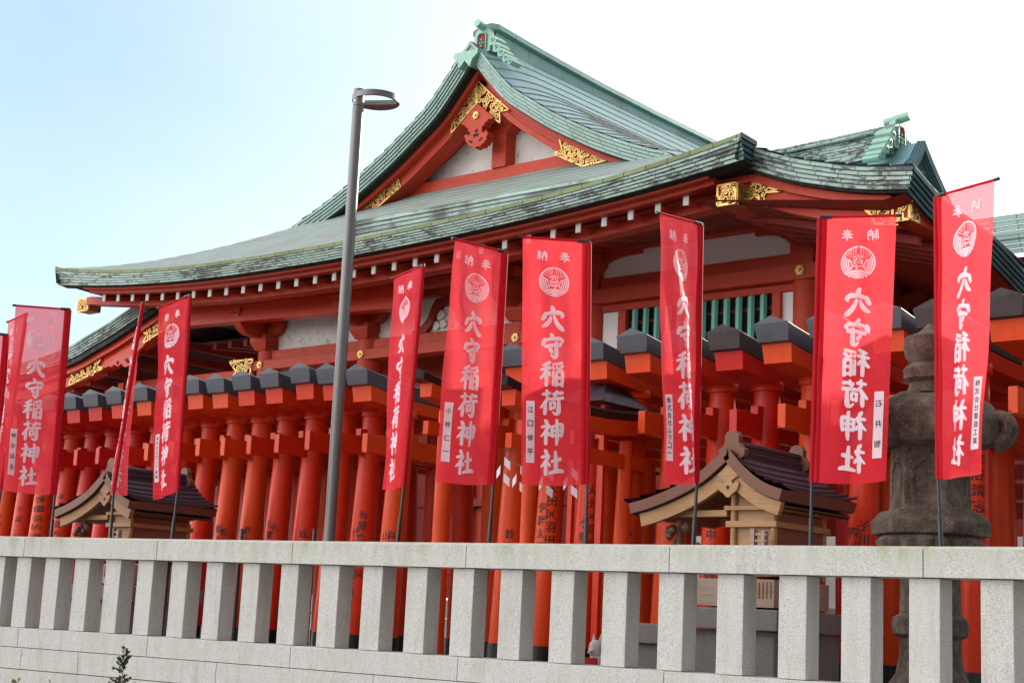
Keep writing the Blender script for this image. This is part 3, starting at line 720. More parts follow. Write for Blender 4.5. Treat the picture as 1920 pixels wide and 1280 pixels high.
# frog-leg strut in the centre bay with white carving behind it
s = MB()
fl = [(.0, 7.62), (.25, 7.60), (.36, 7.45), (.44, 7.25), (.62, 7.08), (.85, 7.0), (.85, 6.95), (.5, 6.95), (.34, 7.1), (.24, 7.32), (.1, 7.44)]
s.prism([(-19.6 + a, YK - .02, z) for a, z in fl + [(-a, z) for a, z in fl[::-1] if a > 0]], (0, .1, 0), 0)
for (a, z, r) in ((.18, 7.28, .1), (-.18, 7.28, .1), (.28, 7.08, .09), (-.28, 7.08, .09), (.1, 7.1, .08), (-.1, 7.1, .08)):
    s.prism([(-19.6 + a + r * (1 + .25 * math.cos(3 * t * .6283)) * math.cos(t * .6283), YK + .04, z + r * math.sin(t * .6283)) for t in range(10)], (0, .05, 0), 1)
s.build('frog_leg_strut', [M['hall_red_dark'], M['plaster']], hall)
# gilt band on the left tie beam and at its outer end
filigree([(-25.75, 6.31), (-24.98, 6.31), (-25.05, 6.6), (-24.98, 6.77), (-25.75, 6.77), (-25.5, 6.54)], lambda a, h, d: (a, YK - .145 - d, h), hall, .08, seed=41)
filigree([(-29.6, 6.2), (-29.0, 6.2), (-29.0, 6.55), (-29.6, 6.62)], lambda a, h, d: (a, YK - .05 - d, h), hall, .08, seed=42)
# --- hall walls behind
YW = 22.0
s = MB(); s.box(-24.9, -16.7, YW + .1, YW + .3, 2.1, 8.4); s.build('front_wall', M['hall_red'], hall)
s = MB()
for X in (-24.8, -22.3, -17.3): s.box(X - .2, X + .2, YW - .05, YW + .12, 1.9, 8.3)
s.box(-24.9, -16.9, YW - .1, YW + .11, 6.05, 6.3); s.box(-24.9, -16.9, YW - .08, YW + .11, 5.6, 5.75)
s.build('wall_frame', M['hall_red'], hall, bevel=.01)
s = MB()
for a, b_ in ((-24.55, -24.2), (-22.0, -21.7), (-17.95, -17.6)): s.box(a, b_, YW + .02, YW + .12, 3.0, 5.9)
s.build('white_strip', M['plaster_clean'], hall)
s = MB(); s.box(-21.6, -18.1, YW - .0, YW + .09, 2.4, 5.95); s.build('door', M['hall_red'], hall, bevel=.01)
s = MB()
for sg in (1, -1):
    gp2 = [(0, 0), (.95, 0), (.8, -.08), (.62, -.12), (.55, -.22), (.38, -.24), (.36, -.4), (.26, -.52), (.22, -.72), (.12, -.8), (.08, -1.0), (0, -1.05)]
    s.prism([(-19.85 - sg * 1.4 + sg * a * .0 + sg * a, YW - .07, 5.92 + h) for a, h in gp2], (0, .04, 0))
s.build('gilt_door_fitting', M['gold'], hall)
# right bay of the hall (white panels, turquoise lattice window)
YH = 21.5
Xa, Xb = -16.62, -12.24
for X in (Xa, Xb):
    s = MB(); s.lathe((X, YH + .12, 0), [(.25, .95), (.25, 7.3)], 20); s.build('hall_column', M['hall_red'], hall, smooth=True)
s = MB()
s.box(Xa - .4, Xb + .4, YH - .16, YH + .1, 7.265, 7.53)
s.box(Xa - .05, Xb - .14, YH - .03, YH + .1, 7.53, 7.75)
s.box(Xa, Xb, YH + .02, YH + .12, 7.13, 7.262)
s.box(-16.6, -16.42, YH - .02, YH + .1, 4.0, 7.12); s.box(-16.0, -15.83, YH - .03, YH + .1, 4.0, 7.12); s.box(-12.84, -12.68, YH - .03, YH + .1, 4.0, 7.12)
s.box(Xa - .2, Xb + .2, YH - .28, YH + .15, 8.30, 8.44); s.box(Xa - .2, Xb + .2, YH - .14, YH + .15, 8.22, 8.30)
s.box(-12.5, -11.95, YH - .05, YH + .2, 7.53, 8.4)
s.box(Xa, Xb, YH - .1, YH + .1, 3.9, 4.1); s.box(Xa, Xb, YH - .12, YH + .1, 2.9, 3.08)
s.box(Xa - .3, -11.0, YH + .2, YH + .3, 8.3, 8.5)
s.build('hall_frame', M['hall_red'], hall, bevel=.01)
s = MB(); s.box(-16.5, -12.3, YH + .06, YH + .14, 7.72, 8.26); s.box(-16.4, -15.98, YH + .05, YH + .12, 3.1, 7.12); s.box(-12.7, -12.36, YH + .05, YH + .12, 3.1, 7.12); s.box(Xa, Xb, YH + .11, YH + .2, 1.9, 3.0)
s.build('white_panel', M['plaster_clean'], hall)
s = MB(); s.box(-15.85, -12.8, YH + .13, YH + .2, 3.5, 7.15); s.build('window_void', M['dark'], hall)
s = MB(); s.box(-15.85, -12.8, YH + .1, YH + .13, 6.88, 6.93); s.build('window_rail', M['hall_red_dark'], hall)
for k in range(13):
    X = -15.70 + k * .2395
    s = MB(); s.hexa([(X - .05, YH + .06, 4.1), (X + .07, YH - .03, 4.1), (X + .09, YH + .05, 4.1), (X, YH + .12, 4.1), (X - .05, YH + .06, 7.12), (X + .07, YH - .03, 7.12), (X + .09, YH + .05, 7.12), (X, YH + .12, 7.12)])
    s.build('window_bar', M['turq'], hall)
# carved nosing boards and bearing blocks on the right bay
for (x0, x1, dr) in ((-16.35, -15.55, 1), (-12.55, -13.2, -1)):
    s = MB()
    n = 8; pts = [(x0, 8.25)] + [(x1, 8.25), (x1, 8.14)] + [(lerp(x1, x0, math.sin(i / n * 1.57)), 8.14 - .16 * (1 - math.cos(i / n * 1.57))) for i in range(1, n + 1)]
    s.prism([(x, YH - .02, z) for x, z in pts], (0, .1, 0))
    s.build('nosing_board', M['hall_red'], hall, bevel=.012)
for X in (Xa, Xb):
    s = MB()
    s.box(X - .3, X + .3, YH - .18, YH + .15, 7.98, 8.2); s.hexa([(X - .2, YH - .12, 7.86), (X + .2, YH - .12, 7.86), (X + .2, YH + .1, 7.86), (X - .2, YH + .1, 7.86), (X - .3, YH - .18, 7.98), (X + .3, YH - .18, 7.98), (X + .3, YH + .15, 7.98), (X - .3, YH + .15, 7.98)])
    s.box(X - .2, X + .2, YH - .1, YH + .15, 7.53, 7.86)
    s.build('bracket_block', M['hall_red'], hall, bevel=.012)
for X in (Xa, Xb): rosette(X, YH - .162, 7.41, .09, hall)
# shaded recess on the right side of the hall: columns, beams, soffit joists
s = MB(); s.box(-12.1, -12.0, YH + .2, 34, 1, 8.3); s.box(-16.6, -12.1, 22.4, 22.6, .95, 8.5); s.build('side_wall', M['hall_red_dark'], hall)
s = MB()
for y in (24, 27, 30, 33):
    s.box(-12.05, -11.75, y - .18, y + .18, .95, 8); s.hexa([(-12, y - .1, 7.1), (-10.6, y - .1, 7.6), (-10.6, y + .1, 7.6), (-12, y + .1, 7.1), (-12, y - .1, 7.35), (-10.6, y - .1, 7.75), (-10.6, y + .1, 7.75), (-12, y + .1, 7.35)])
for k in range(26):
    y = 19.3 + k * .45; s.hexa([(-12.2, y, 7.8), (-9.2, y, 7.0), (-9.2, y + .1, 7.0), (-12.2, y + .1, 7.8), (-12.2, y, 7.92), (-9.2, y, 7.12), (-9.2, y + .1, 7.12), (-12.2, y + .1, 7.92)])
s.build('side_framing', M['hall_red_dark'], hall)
s = MB(); s.prism([(-11.9, 25, 6.0), (-11.9, 26.4, 6.0), (-11.9, 26.4, 6.45), (-11.9, 24.8, 6.45)], (.1, 0, 0)); s.build('carved_nosing', M['plaster_clean'], hall)
# plinth and lower framing glimpsed through the gates
s = MB(); s.box(-34, 2, 21.3, 22.3, .95, 1.55); s.box(-34, 2, 21.25, 22.3, 1.56, 1.9)
s.build('stone_plinth', M['stone_wall'], hall, bevel=.01)
s = MB()
for z0, z1 in ((1.95, 2.2), (2.75, 2.95), (3.7, 3.85)): s.box(-25, -16.4, YW - .17, YW - .02, z0, z1)
for X in (-24.8, -23.6, -22.3, -21.0, -19.8, -18.6, -17.3): s.box(X - .13, X + .13, YW - .12, YW + .06, 1.9, 6)
s.build('lower_rails', M['hall_red_dark'], hall)
for X in (-24.2, -22.9, -21.6, -20.4, -19.2, -18.0):
    for z in (2.07, 2.85):
        s = MB(); s.lathe((0, 0, 0), [(.0, -.06), (.05, -.05), (.085, -.02), (.09, 0)], 12, caps=False)
        s.v = [Vector((v.x, v.z, v.y)) + Vector((X, YW - .17, z)) for v in s.v]; s.build('brass_boss', M['brass'], hall, smooth=True)

# --- rear roof with its own ridge
s = MB(); rows = []
for k in range(15):
    t = k / 14; Y = 28 - 4.6 * t; z = 11.62 - 3.0 * t ** .78 - .1 * t
    rows.append([(X, Y, z - .02 * (k % 2) + .25 * max(0, (X + 15) / 1.6) ** 2 * 0) for X in (-24, -20, -17, -15, -14, -13.4)])
s.grid(rows, uv=lambda a, b: (rows[a][b][0], a * .34), flip=True)
rows = [[(X, 28 + 1.5 * k / 4, 11.62 - 1.2 * (k / 4) ** .9) for X in (-24, -13.4)] for k in range(5)]
s.grid(rows)
rear = s.build('rear_roof', M['roof_slope'], hall, smooth=True, sharp=8)
s = MB()
def rr(X): return 11.98 + .12 * max(0, (X + 19) / 5.6) ** 2
xs = [-24, -22, -20, -18, -16, -15, -14.2, -13.75]
prof = [(-.30, -.72), (-.30, -.60), (-.22, -.58), (-.22, -.22), (-.30, -.20), (-.30, -.08), (-.1, 0), (.1, 0), (.30, -.08), (.30, -.20), (.22, -.22), (.22, -.72)]
s.grid([[(X, 28 + a, rr(X) + h) for X in xs] for a, h in prof], flip=True)
s.build('rear_ridge', [M['fascia']], rear)
ornament(-13.75, 28, 11.95, .85, 1, rear)
s = MB()
gp3 = [(28 - 4.0 * t, 11.66 - 3.0 * t ** .78) for t in (0, .05, .12, .2, .35, .5)]
s.grid([[(-13.38, y, z) for y, z in gp3], [(-13.2, y, z - .02) for y, z in gp3], [(-13.2, y, z - .22) for y, z in gp3], [(-13.38, y, z - .24) for y, z in gp3]])
gp4 = [(28 + 1.5 * t, 11.66 - 1.2 * t ** .9) for t in (0, .1, .3, .5, .75, 1)]
s.grid([[(-13.38, y, z) for y, z in gp4], [(-13.2, y, z - .02) for y, z in gp4], [(-13.2, y, z - .22) for y, z in gp4], [(-13.38, y, z - .24) for y, z in gp4]], flip=True)
s.build('rear_verge', M['fascia_shade'], rear)
s = MB(); pf = [(28 - 4.55 * t, 11.50 - 3.0 * t ** .78 - .1 * t) for t in (0, .1, .25, .45, .7, 1)] + [(29.4, 8.4)] + [(28 + 1.4 * t, 11.50 - 1.15 * t ** .9) for t in (1, .6, .3)]
s.prism([(-13.62, y, z) for y, z in pf], (-.1, 0, 0)); s.build('rear_gable_wall', M['dark'], rear)

# ------------------------------------------------------------------ left corridor building
cor = thing('corridor_building', 'lower roofed corridor with curved red bargeboard at the left end of the hall', 'corridor', (-30, 21, .95))
CW = spline([(-33.2, 7.0), (-31.5, 7.12), (-30.3, 7.30), (-29.69, 7.47), (-28.9, 7.70), (-28.23, 7.93), (-27.0, 8.35)], 5)
CWv = [Vector((p[0], p[1])) for p in CW][::-1]
cor_roof = None
s = MB()
for i in range(5): band(s, -1, .055 * i, .055 * (i + 1), 19.6 + .018 * i, 20.0, base=CWv, uvo=i)
cor_v = s.build('verge', M['fascia'], cor)
s = MB(); s.grid([[(p.x, 19.6, p.y) for p in CWv], [(p.x, 23.5, p.y + .1) for p in CWv]], flip=True); s.build('roof', M['roof_skirt'], cor)
s = MB(); band(s, -1, .276, .40, 19.7, 20.2, base=CWv); s.build('underlayer', M['dark'], cor)
s = MB(); band(s, -1, .40, .53, 19.82, 20.2, base=CWv); band(s, -1, .532, .70, 19.93, 20.2, base=CWv); band(s, -1, .702, .80, 19.90, 20.2, base=CWv)
s.build('bargeboard', M['torii'][0], cor)
def Tc(x, v, d):
    P = sorted(CWv, key=lambda p: p.x)
    for a, b_ in zip(P, P[1:]):
        if a.x <= x <= b_.x: t = (x - a.x) / (b_.x - a.x); p = a.lerp(b_, t); tt = (b_ - a).normalized(); n = Vector((tt.y, -tt.x)); q = p + n * v; return (q.x, 19.895 - d, q.y)
    return (x, 19.895 - d, 7)
filigree([(-30.6, .54), (-29.55, .54), (-29.75, .66), (-29.5, .79), (-30.7, .79)], Tc, cor, .075, seed=51)
filigree([(-28.1, .50), (-27.1, .50), (-27.1, .79), (-28.15, .79), (-27.95, .66)], Tc, cor, .085, seed=52)
s = MB(); pp = [(-29.35, .80), (-29.2, .88), (-29.15, .84), (-29.0, .95), (-28.9, .92), (-28.8, 1.06), (-28.66, 1.08), (-28.55, 1.0), (-28.42, .98), (-28.3, .88), (-28.15, .86), (-28.0, .80)]
s.prism([Tc(a, v, .01) for a, v in pp], (0, .08, 0))
for a, v in ((-29.0, .86), (-28.72, .92), (-28.68, .98), (-28.45, .88)): 
    c = Vector(Tc(a, v, .016)); s.prism([c + Vector((.045 * math.cos(t * .785), 0, .045 * math.sin(t * .785))) for t in range(8)], (0, .008, 0), 1)
s.build('pendant', [M['torii'][0], M['dark']], cor)
s = MB()                                        # soffit with purlins running back
s.grid([[(p.x, 20.2, p.y - .62) for p in CWv], [(p.x, 24, p.y - .5) for p in CWv]], flip=True); s.build('soffit', M['soffit'], cor)
for k in range(7):
    x = -31.3 + k * .62; z = interp([(p.x, p.y) for p in CWv[::-1]], x) - .86
    s = MB(); s.box(x - .08, x + .08, 20.05, 24.2, z - .06, z + .12); s.build('purlin', M['hall_red_dark'], cor)
for k in range(9):
    x = -26.7 + k * .52
    s = MB(); s.hexa([(x, 20.9, 7.15), (x + .12, 20.9, 7.15), (x + .12, 25, 7.6), (x, 25, 7.6), (x, 20.9, 7.3), (x + .12, 20.9, 7.3), (x + .12, 25, 7.75), (x, 25, 7.75)]); 
    if k < 5: s.build('rafter', M['hall_red_dark'], cor)
s = MB(); s.face([(-28, 20.9, 7.34), (-24.2, 20.9, 7.34), (-24.2, 25, 7.8), (-28, 25, 7.8)]); s.build('ceiling', M['soffit'], cor)
s = MB(); s.box(-29.45, -29.15, 20.8, 21.1, .95, 6.5); s.box(-29.4, -29.2, 20.4, 24, 6.3, 6.5); s.build('corridor_post', M['hall_red'], cor)
s = MB(); s.box(-48.0, -24.9, 24.4, 24.6, .95, 4.6); s.box(-28.0, -24.9, 24.39, 24.6, 4.6, 7.6); s.build('back_wall', M['hall_red_dark'], cor)

# ------------------------------------------------------------------ far right low building
fb = thing('side_building', 'green copper roofed side building at the far right edge', 'building', (-8, 26, .95))
s = MB()
xs = [-11.5 + .5 * k for k in range(24)]
for i in range(4): s.grid([[(x, 24 + .02 * i, 8.3 - .08 * i) for x in xs], [(x, 24 + .02 * i, 8.3 - .08 * (i + 1)) for x in xs]], uv=lambda a, b, i=i: (xs[b] + i * .2, -.066 * (i + a)))
s.build('eave_fascia', M['fascia_light'], fb)
s = MB(); s.grid([[(x, 24, 8.3) for x in xs], [(x, 24.9, 8.62) for x in xs], [(x, 26.5, 8.9) for x in xs]], uv=lambda a, b: (xs[b], a * .6)); s.build('roof', M['roof_skirt'], fb)
s = MB()
for i in range(3): s.grid([[(x, 24.95 + .02 * i, 8.92 - .09 * i) for x in xs], [(x, 24.95 + .02 * i, 8.92 - .09 * (i + 1)) for x in xs]], uv=lambda a, b, i=i: (xs[b] + i * .2, -.066 * (i + a)))
s.build('ridge_band', M['fascia_light'], fb)
s = MB(); s.box(-11.4, 0, 24.4, 27.5, .95, 8.0); s.build('wall', M['hall_red_dark'], fb)

# ------------------------------------------------------------------ stone fence
fence = thing('stone_fence', 'light grey granite fence with square posts and algae stained top rail', 'fence', (-9, 10, .95))
def fdir(x): d = Vector((1, -.015 * (x + 5.2), 0)).normalized(); return d
FN = lambda x: Vector((-fdir(x).y, fdir(x).x, 0))
joints = [-21.3, -19.2, -17.1, -15.0, -12.98, -11.12, -9.02, -6.93, -4.79, -2.7]
def fp(x, off, z): p = Vector((x, fence_y(x), 0)) + FN(x) * off; p.z = z; return p
for a, b_ in zip(joints, joints[1:]):
    s = MB(); g_ = .004
    a += g_; b_ -= g_
    # section: front face, sloped weathering top, back
    sec = [(0, 2.0), (0, 2.196), (.10, 2.222), (.31, 2.226), (.31, 2.0)]
    A = [fp(a, o, z) for o, z in sec]; B = [fp(b_, o, z) for o, z in sec]
    for k in range(5):
        j = (k + 1) % 5; s.face([A[k], B[k], B[j], A[j]][::-1] if True else [])
    s.face(A[::-1]); s.face(B); s.f = s.f
    s.build('rail_stone', M['granite_rail'], fence, bevel=.004)
px_posts = [-17.7 + 0, -17.27, -16.84, -16.41, -15.98, -15.56, -15.14, -14.69, -14.23, -13.76, -13.28, -12.79, -12.30, -11.80, -11.29, -10.78, -10.25, -9.72, -9.19, -8.66, -8.12, -7.59, -7.05, -6.51, -5.97, -5.45, -4.92, -4.39, -3.86, -3.33]
PD = .20
for x in px_posts:
    wd = .235 if x > -11 else .225
    s = MB()
    q = [fp(x, .045, 1.236), fp(x + wd, .045, 1.236), fp(x + wd, .045 + PD, 1.236), fp(x, .045 + PD, 1.236)]
    s.hexa([tuple(p) for p in q] + [(p.x, p.y, 1.995) for p in q]); s.build('post', M['granite'], fence, bevel=.006)
bj = [-21, -19.0, -16.9, -14.95, -13.0, -11.05, -9.6 + .55, -6.95, -4.85, -2.7]
for a, b_ in zip(bj, bj[1:]):
    s = MB(); A = [fp(a + .004, o, z) for o, z in ((-.0, 1.03), (-.0, 1.225), (.02, 1.232), (.34, 1.234), (.34, 1.03))]; B = [fp(b_ - .004, o, z) for o, z in ((-.0, 1.03), (-.0, 1.225), (.02, 1.232), (.34, 1.234), (.34, 1.03))]
    for k in range(5): j = (k + 1) % 5; s.face([A[k], B[k], B[j], A[j]][::-1])
    s.face(A[::-1]); s.face(B); s.build('base_stone', M['granite'], fence, bevel=.004)
xj = [-18.2, -17.0, -15.95, -14.86, -13.98, -12.0, -10.0, -8.0, -6.0, -4.0, -2.5]
for a, b_ in zip(xj, xj[1:]):
    s = MB(); s.hexa([tuple(fp(a + .003, -.01, .80)), tuple(fp(b_ - .003, -.01, .80)), tuple(fp(b_ - .003, .3, .80)), tuple(fp(a + .003, .3, .80)), tuple(fp(a + .003, -.01, 1.022)), tuple(fp(b_ - .003, -.01, 1.022)), tuple(fp(b_ - .003, .3, 1.022)), tuple(fp(a + .003, .3, 1.022))])
    s.build('course_stone', M['granite'], fence, bevel=.003)
s = MB(); xs = [-22 + .5 * k for k in range(40)]
s.grid([[fp(x, .02, 1.21) for x in xs], [fp(x, .02, .70) for x in xs]], flip=True); s.grid([[fp(x, -.035, .792) for x in xs], [fp(x, -.035, -.05) for x in xs]], 1, flip=True); s.grid([[fp(x, .1, .794) for x in xs], [fp(x, -.035, .792) for x in xs]], 1, flip=True)
s.build('footing', [M['joint'], M['granite']], fence)

# ------------------------------------------------------------------ lettering
_gly = {}
def glyph(ch):
    """(list of 2D verts, faces) of a character in a unit box, from the built-in font"""
    if ch in _gly: return _gly[ch]
    c = bpy.data.curves.new('t', 'FONT'); c.body = ch; c.size = 1; c.resolution_u = 3; c.offset = .012
    o = bpy.data.objects.new('t', c); COL.objects.link(o)
    bpy.context.view_layer.update()
    me = bpy.data.meshes.new_from_object(o.evaluated_get(bpy.context.evaluated_depsgraph_get()))
    bm = bmesh.new(); bm.from_mesh(me); bmesh.ops.triangulate(bm, faces=bm.faces)
    vs = [v.co.copy() for v in bm.verts]
    x0 = min(v.x for v in vs); x1 = max(v.x for v in vs); y0 = min(v.y for v in vs); y1 = max(v.y for v in vs)
    sc = 1 / max(x1 - x0, y1 - y0, .5); cx, cy = (x0 + x1) / 2, (y0 + y1) / 2
    out = ([((v.x - cx) * sc, (v.y - cy) * sc) for v in vs], [[v.index for v in f.verts] for f in bm.faces])
    bm.free(); bpy.data.objects.remove(o); bpy.data.curves.remove(c); bpy.data.meshes.remove(me)
    _gly[ch] = out; return out
def put(mb, ch, T, m=0):
    vs, fs = glyph(ch); i0 = len(mb.v); mb.v += [Vector(T(x, y)) for x, y in vs]
    for f in fs: mb.f.append([i0 + k for k in f]); mb.m.append(m); mb.uv.append([(0, 0)] * 3)
# brush-written characters: strokes of (x, y, half-width) in a 100-unit box, y down
RAD = [[(22, 3, 5), (27, 10, 7), (31, 17, 5)], [(8, 30, 4), (22, 27, 5.5), (38, 24, 6)], [(38, 24, 6), (26, 46, 5.5), (5, 68, 3)], [(24, 44, 5.5), (25, 70, 6.5), (25, 97, 6)], [(29, 50, 4), (36, 56, 6), (42, 63, 5)]]
BRUSH = {
 'ana': [[(47, 0, 6), (51, 10, 8), (51, 24, 7)], [(20, 30, 5), (16, 42, 8), (8, 56, 6)], [(14, 40, 5), (34, 29, 6), (58, 25, 7), (78, 24, 8), (92, 34, 7), (88, 44, 3)], [(43, 44, 4), (36, 62, 7), (22, 78, 7), (8, 86, 4)], [(56, 40, 4), (64, 62, 7), (76, 80, 8), (92, 94, 8), (97, 98, 3)]],
 'mamoru': [[(44, 0, 5), (49, 8, 7), (49, 18, 6)], [(18, 22, 5), (14, 32, 8), (8, 46, 5)], [(13, 31, 4), (36, 22, 5.5), (60, 19, 6), (80, 18, 7), (92, 26, 6), (86, 36, 3)], [(20, 54, 5), (48, 47, 6), (84, 42, 7)], [(66, 34, 5), (66, 60, 7), (65, 88, 8), (56, 96, 6), (44, 86, 3)], [(36, 60, 4), (43, 67, 7), (48, 76, 5)]],
 'ina': [[(40, 2, 5), (28, 9, 6), (10, 16, 3)], [(3, 34, 4), (20, 29, 5), (42, 24, 6)], [(24, 14, 5), (25, 50, 6.5), (25, 98, 6)], [(22, 38, 5), (14, 56, 5.5), (2, 68, 4)], [(29, 40, 4), (36, 48, 6), (41, 56, 5)], [(92, 2, 5), (74, 7, 5), (52, 11, 3)], [(53, 19, 3), (57, 28, 5)], [(69, 17, 3), (71, 27, 5)], [(94, 14, 5), (84, 24, 5), (78, 30, 3)], [(54, 40, 4), (55, 66, 5), (54, 94, 5)], [(68, 40, 4), (68, 66, 5.5), (68, 96, 6)], [(66, 41, 4), (80, 38, 5.5), (92, 38, 6), (93, 66, 6), (92, 96, 6)], [(69, 64, 4.5), (90, 63, 4.5)], [(69, 90, 5), (90, 90, 5)]],
 'ni': [[(10, 18, 4), (24, 15, 5), (42, 12, 5)], [(28, 2, 5), (30, 14, 6), (26, 26, 4)], [(56, 16, 5), (74, 11, 5.5), (94, 9, 6)], [(70, 2, 4), (68, 14, 6), (60, 24, 4)], [(34, 30, 5), (24, 48, 6.5), (4, 72, 4)], [(22, 50, 5), (22, 76, 7), (20, 97, 6)], [(38, 38, 4), (62, 34, 5.5), (96, 30, 6)], [(78, 34, 5), (79, 62, 7), (76, 90, 8), (64, 96, 5), (54, 88, 3)], [(43, 52, 5), (44, 66, 5), (44, 78, 5)], [(42, 52, 4), (58, 49, 5), (62, 52, 5), (61, 72, 4.5)], [(44, 74, 4.5), (60, 72, 4.5)]],
 'kami': RAD + [[(50, 28, 5), (51, 48, 5.5), (53, 68, 5)], [(50, 29, 4), (72, 23, 5.5), (92, 20, 7), (94, 42, 6), (91, 66, 5)], [(53, 44, 4.5), (90, 41, 4.5)], [(54, 64, 5), (90, 61, 5)], [(71, 0, 5), (73, 40, 7), (72, 80, 6.5), (70, 100, 4)]],
 'yashiro': RAD + [[(50, 46, 4), (68, 41, 5.5), (88, 36, 6)], [(66, 8, 5), (68, 40, 7.5), (68, 84, 7)], [(40, 92, 4), (60, 86, 6), (82, 82, 7), (99, 84, 5)]]}
BRUSH['hou'] = [[(20, 19, 4), (50, 16, 4.5), (80, 14, 4)], [(25, 33, 3.5), (50, 31, 4), (76, 29, 4)], [(6, 48, 4), (50, 44, 4.5), (94, 42, 4)], [(50, 2, 4), (44, 44, 5), (28, 64, 4.5), (4, 80, 3)], [(56, 45, 4), (72, 62, 5), (97, 78, 4)], [(30, 63, 3.5), (70, 61, 4)], [(24, 77, 3.5), (78, 75, 4)], [(50, 54, 4), (50, 99, 5)]]
BRUSH['nou'] = [[(26, 2, 4), (12, 20, 4.5), (30, 28, 4)], [(38, 16, 4), (24, 34, 4), (8, 46, 4)], [(8, 46, 4), (42, 42, 4)], [(26, 46, 4.5), (26, 72, 4.5)], [(11, 60, 4), (7, 82, 4)], [(25, 76, 4), (26, 90, 4)], [(38, 58, 4), (44, 78, 4)], [(56, 24, 4.5), (55, 95, 4.5)], [(56, 26, 4), (92, 24, 5), (93, 90, 5), (82, 92, 3)], [(73, 4, 4.5), (72, 40, 4.5), (62, 62, 4)], [(75, 42, 4), (85, 60, 4)]]
def brush(mb, key, T, m=0):
    for k, st in enumerate(BRUSH[key]):
        P = [Vector(p) for p in st]
        if len(P) == 2: P = [P[0], (P[0] + P[1]) / 2, P[1]]
        S = spline(P, 6); L, Rr = [], []
        def cap(p, d, sg):
            out = []
            for a in (60, 30): pass
            return out
        d0 = (S[1] - S[0]); d0.z = 0; d0.normalize(); d1 = (S[-1] - S[-2]); d1.z = 0; d1.normalize()
        S = [Vector((S[0].x - d0.x * S[0].z * .9, S[0].y - d0.y * S[0].z * .9, S[0].z * .25)), Vector((S[0].x - d0.x * S[0].z * .55, S[0].y - d0.y * S[0].z * .55, S[0].z * .8))] + S + [Vector((S[-1].x + d1.x * S[-1].z * .55, S[-1].y + d1.y * S[-1].z * .55, S[-1].z * .8)), Vector((S[-1].x + d1.x * S[-1].z * .9, S[-1].y + d1.y * S[-1].z * .9, S[-1].z * .25))]
        for i, p in enumerate(S):
            t = S[min(i + 1, len(S) - 1)] - S[max(i - 1, 0)]; t.z = 0; t.normalize(); w = p.z * 1.22
            L.append(T((p.x - t.y * w) / 100 - .5, .5 - (p.y + t.x * w) / 100, k)); Rr.append(T((p.x + t.y * w) / 100 - .5, .5 - (p.y - t.x * w) / 100, k))
        mb.grid([L, Rr], m, uv=lambda a, b: (b * .01, a * .02))
def emblem(mb, T, m=0):
    """round rice-sheaf crest with two small characters; unit radius 1"""
    def rib(pts, w):
        L, Rr = [], []
        P = [Vector(p) for p in pts]
        for i, p in enumerate(P):
            t = (P[min(i + 1, len(P) - 1)] - P[max(i - 1, 0)]).normalized(); L.append(T(p.x - t.y * w * 1.15, p.y + t.x * w * 1.15)); Rr.append(T(p.x + t.y * w * 1.15, p.y - t.x * w * 1.15))
        mb.grid([L, Rr], m, uv=lambda a, b: (b * .01, a * .01))
    for sg in (1, -1):
        def arc(r, a0, a1, w, n=14): rib([(sg * r * math.sin(R(lerp(a0, a1, i / n))), r * math.cos(R(lerp(a0, a1, i / n)))) for i in range(n + 1)], w)
        arc(.97, 2, 136, .045)
        arc(.83, 62, 136, .038); arc(.70, 68, 137, .038); arc(.57, 68, 138, .038)
        rib([(sg * .53, .22), (sg * .45, .1), (sg * .36, -.12), (sg * .33, -.35)], .028)
        for r, a0 in ((.82, 8), (.68, 10), (.54, 14)):
            a = a0
            while a < (56 if r > .6 else 48):
                rib([(sg * r * math.sin(R(a)), r * math.cos(R(a))), (sg * r * math.sin(R(a + 5)), r * math.cos(R(a + 5)))], .032); a += 11 * .8 / r
        rib([(sg * .18, -.52), (sg * .45, -.6), (sg * .68, -.72)], .06); rib([(sg * .18, -.69), (sg * .4, -.76), (sg * .54, -.86)], .055); rib([(sg * .2, -.86), (sg * .34, -.93)], .045)
    for x in (-.12, 0, .12): rib([(x, -.48), (x, -1.0)], .048)
    def mini(strokes, cy):
        for st in strokes: rib([(x, cy + y) for x, y in st], .03)
    mini([[(0, .2), (0, .06)], [(-.26, -.04), (-.26, .08), (.26, .08), (.26, -.04)], [(-.06, 0), (-.12, -.14), (-.28, -.22)], [(.06, 0), (.14, -.14), (.3, -.22)]], .28)
    mini([[(0, .2), (0, .12)], [(-.24, .02), (-.24, .12), (.24, .12), (.24, .02)], [(-.28, -.08), (.28, -.08)], [(.1, 0), (.1, -.26), (0, -.28)], [(-.1, -.1), (-.06, -.18)]], -.14)

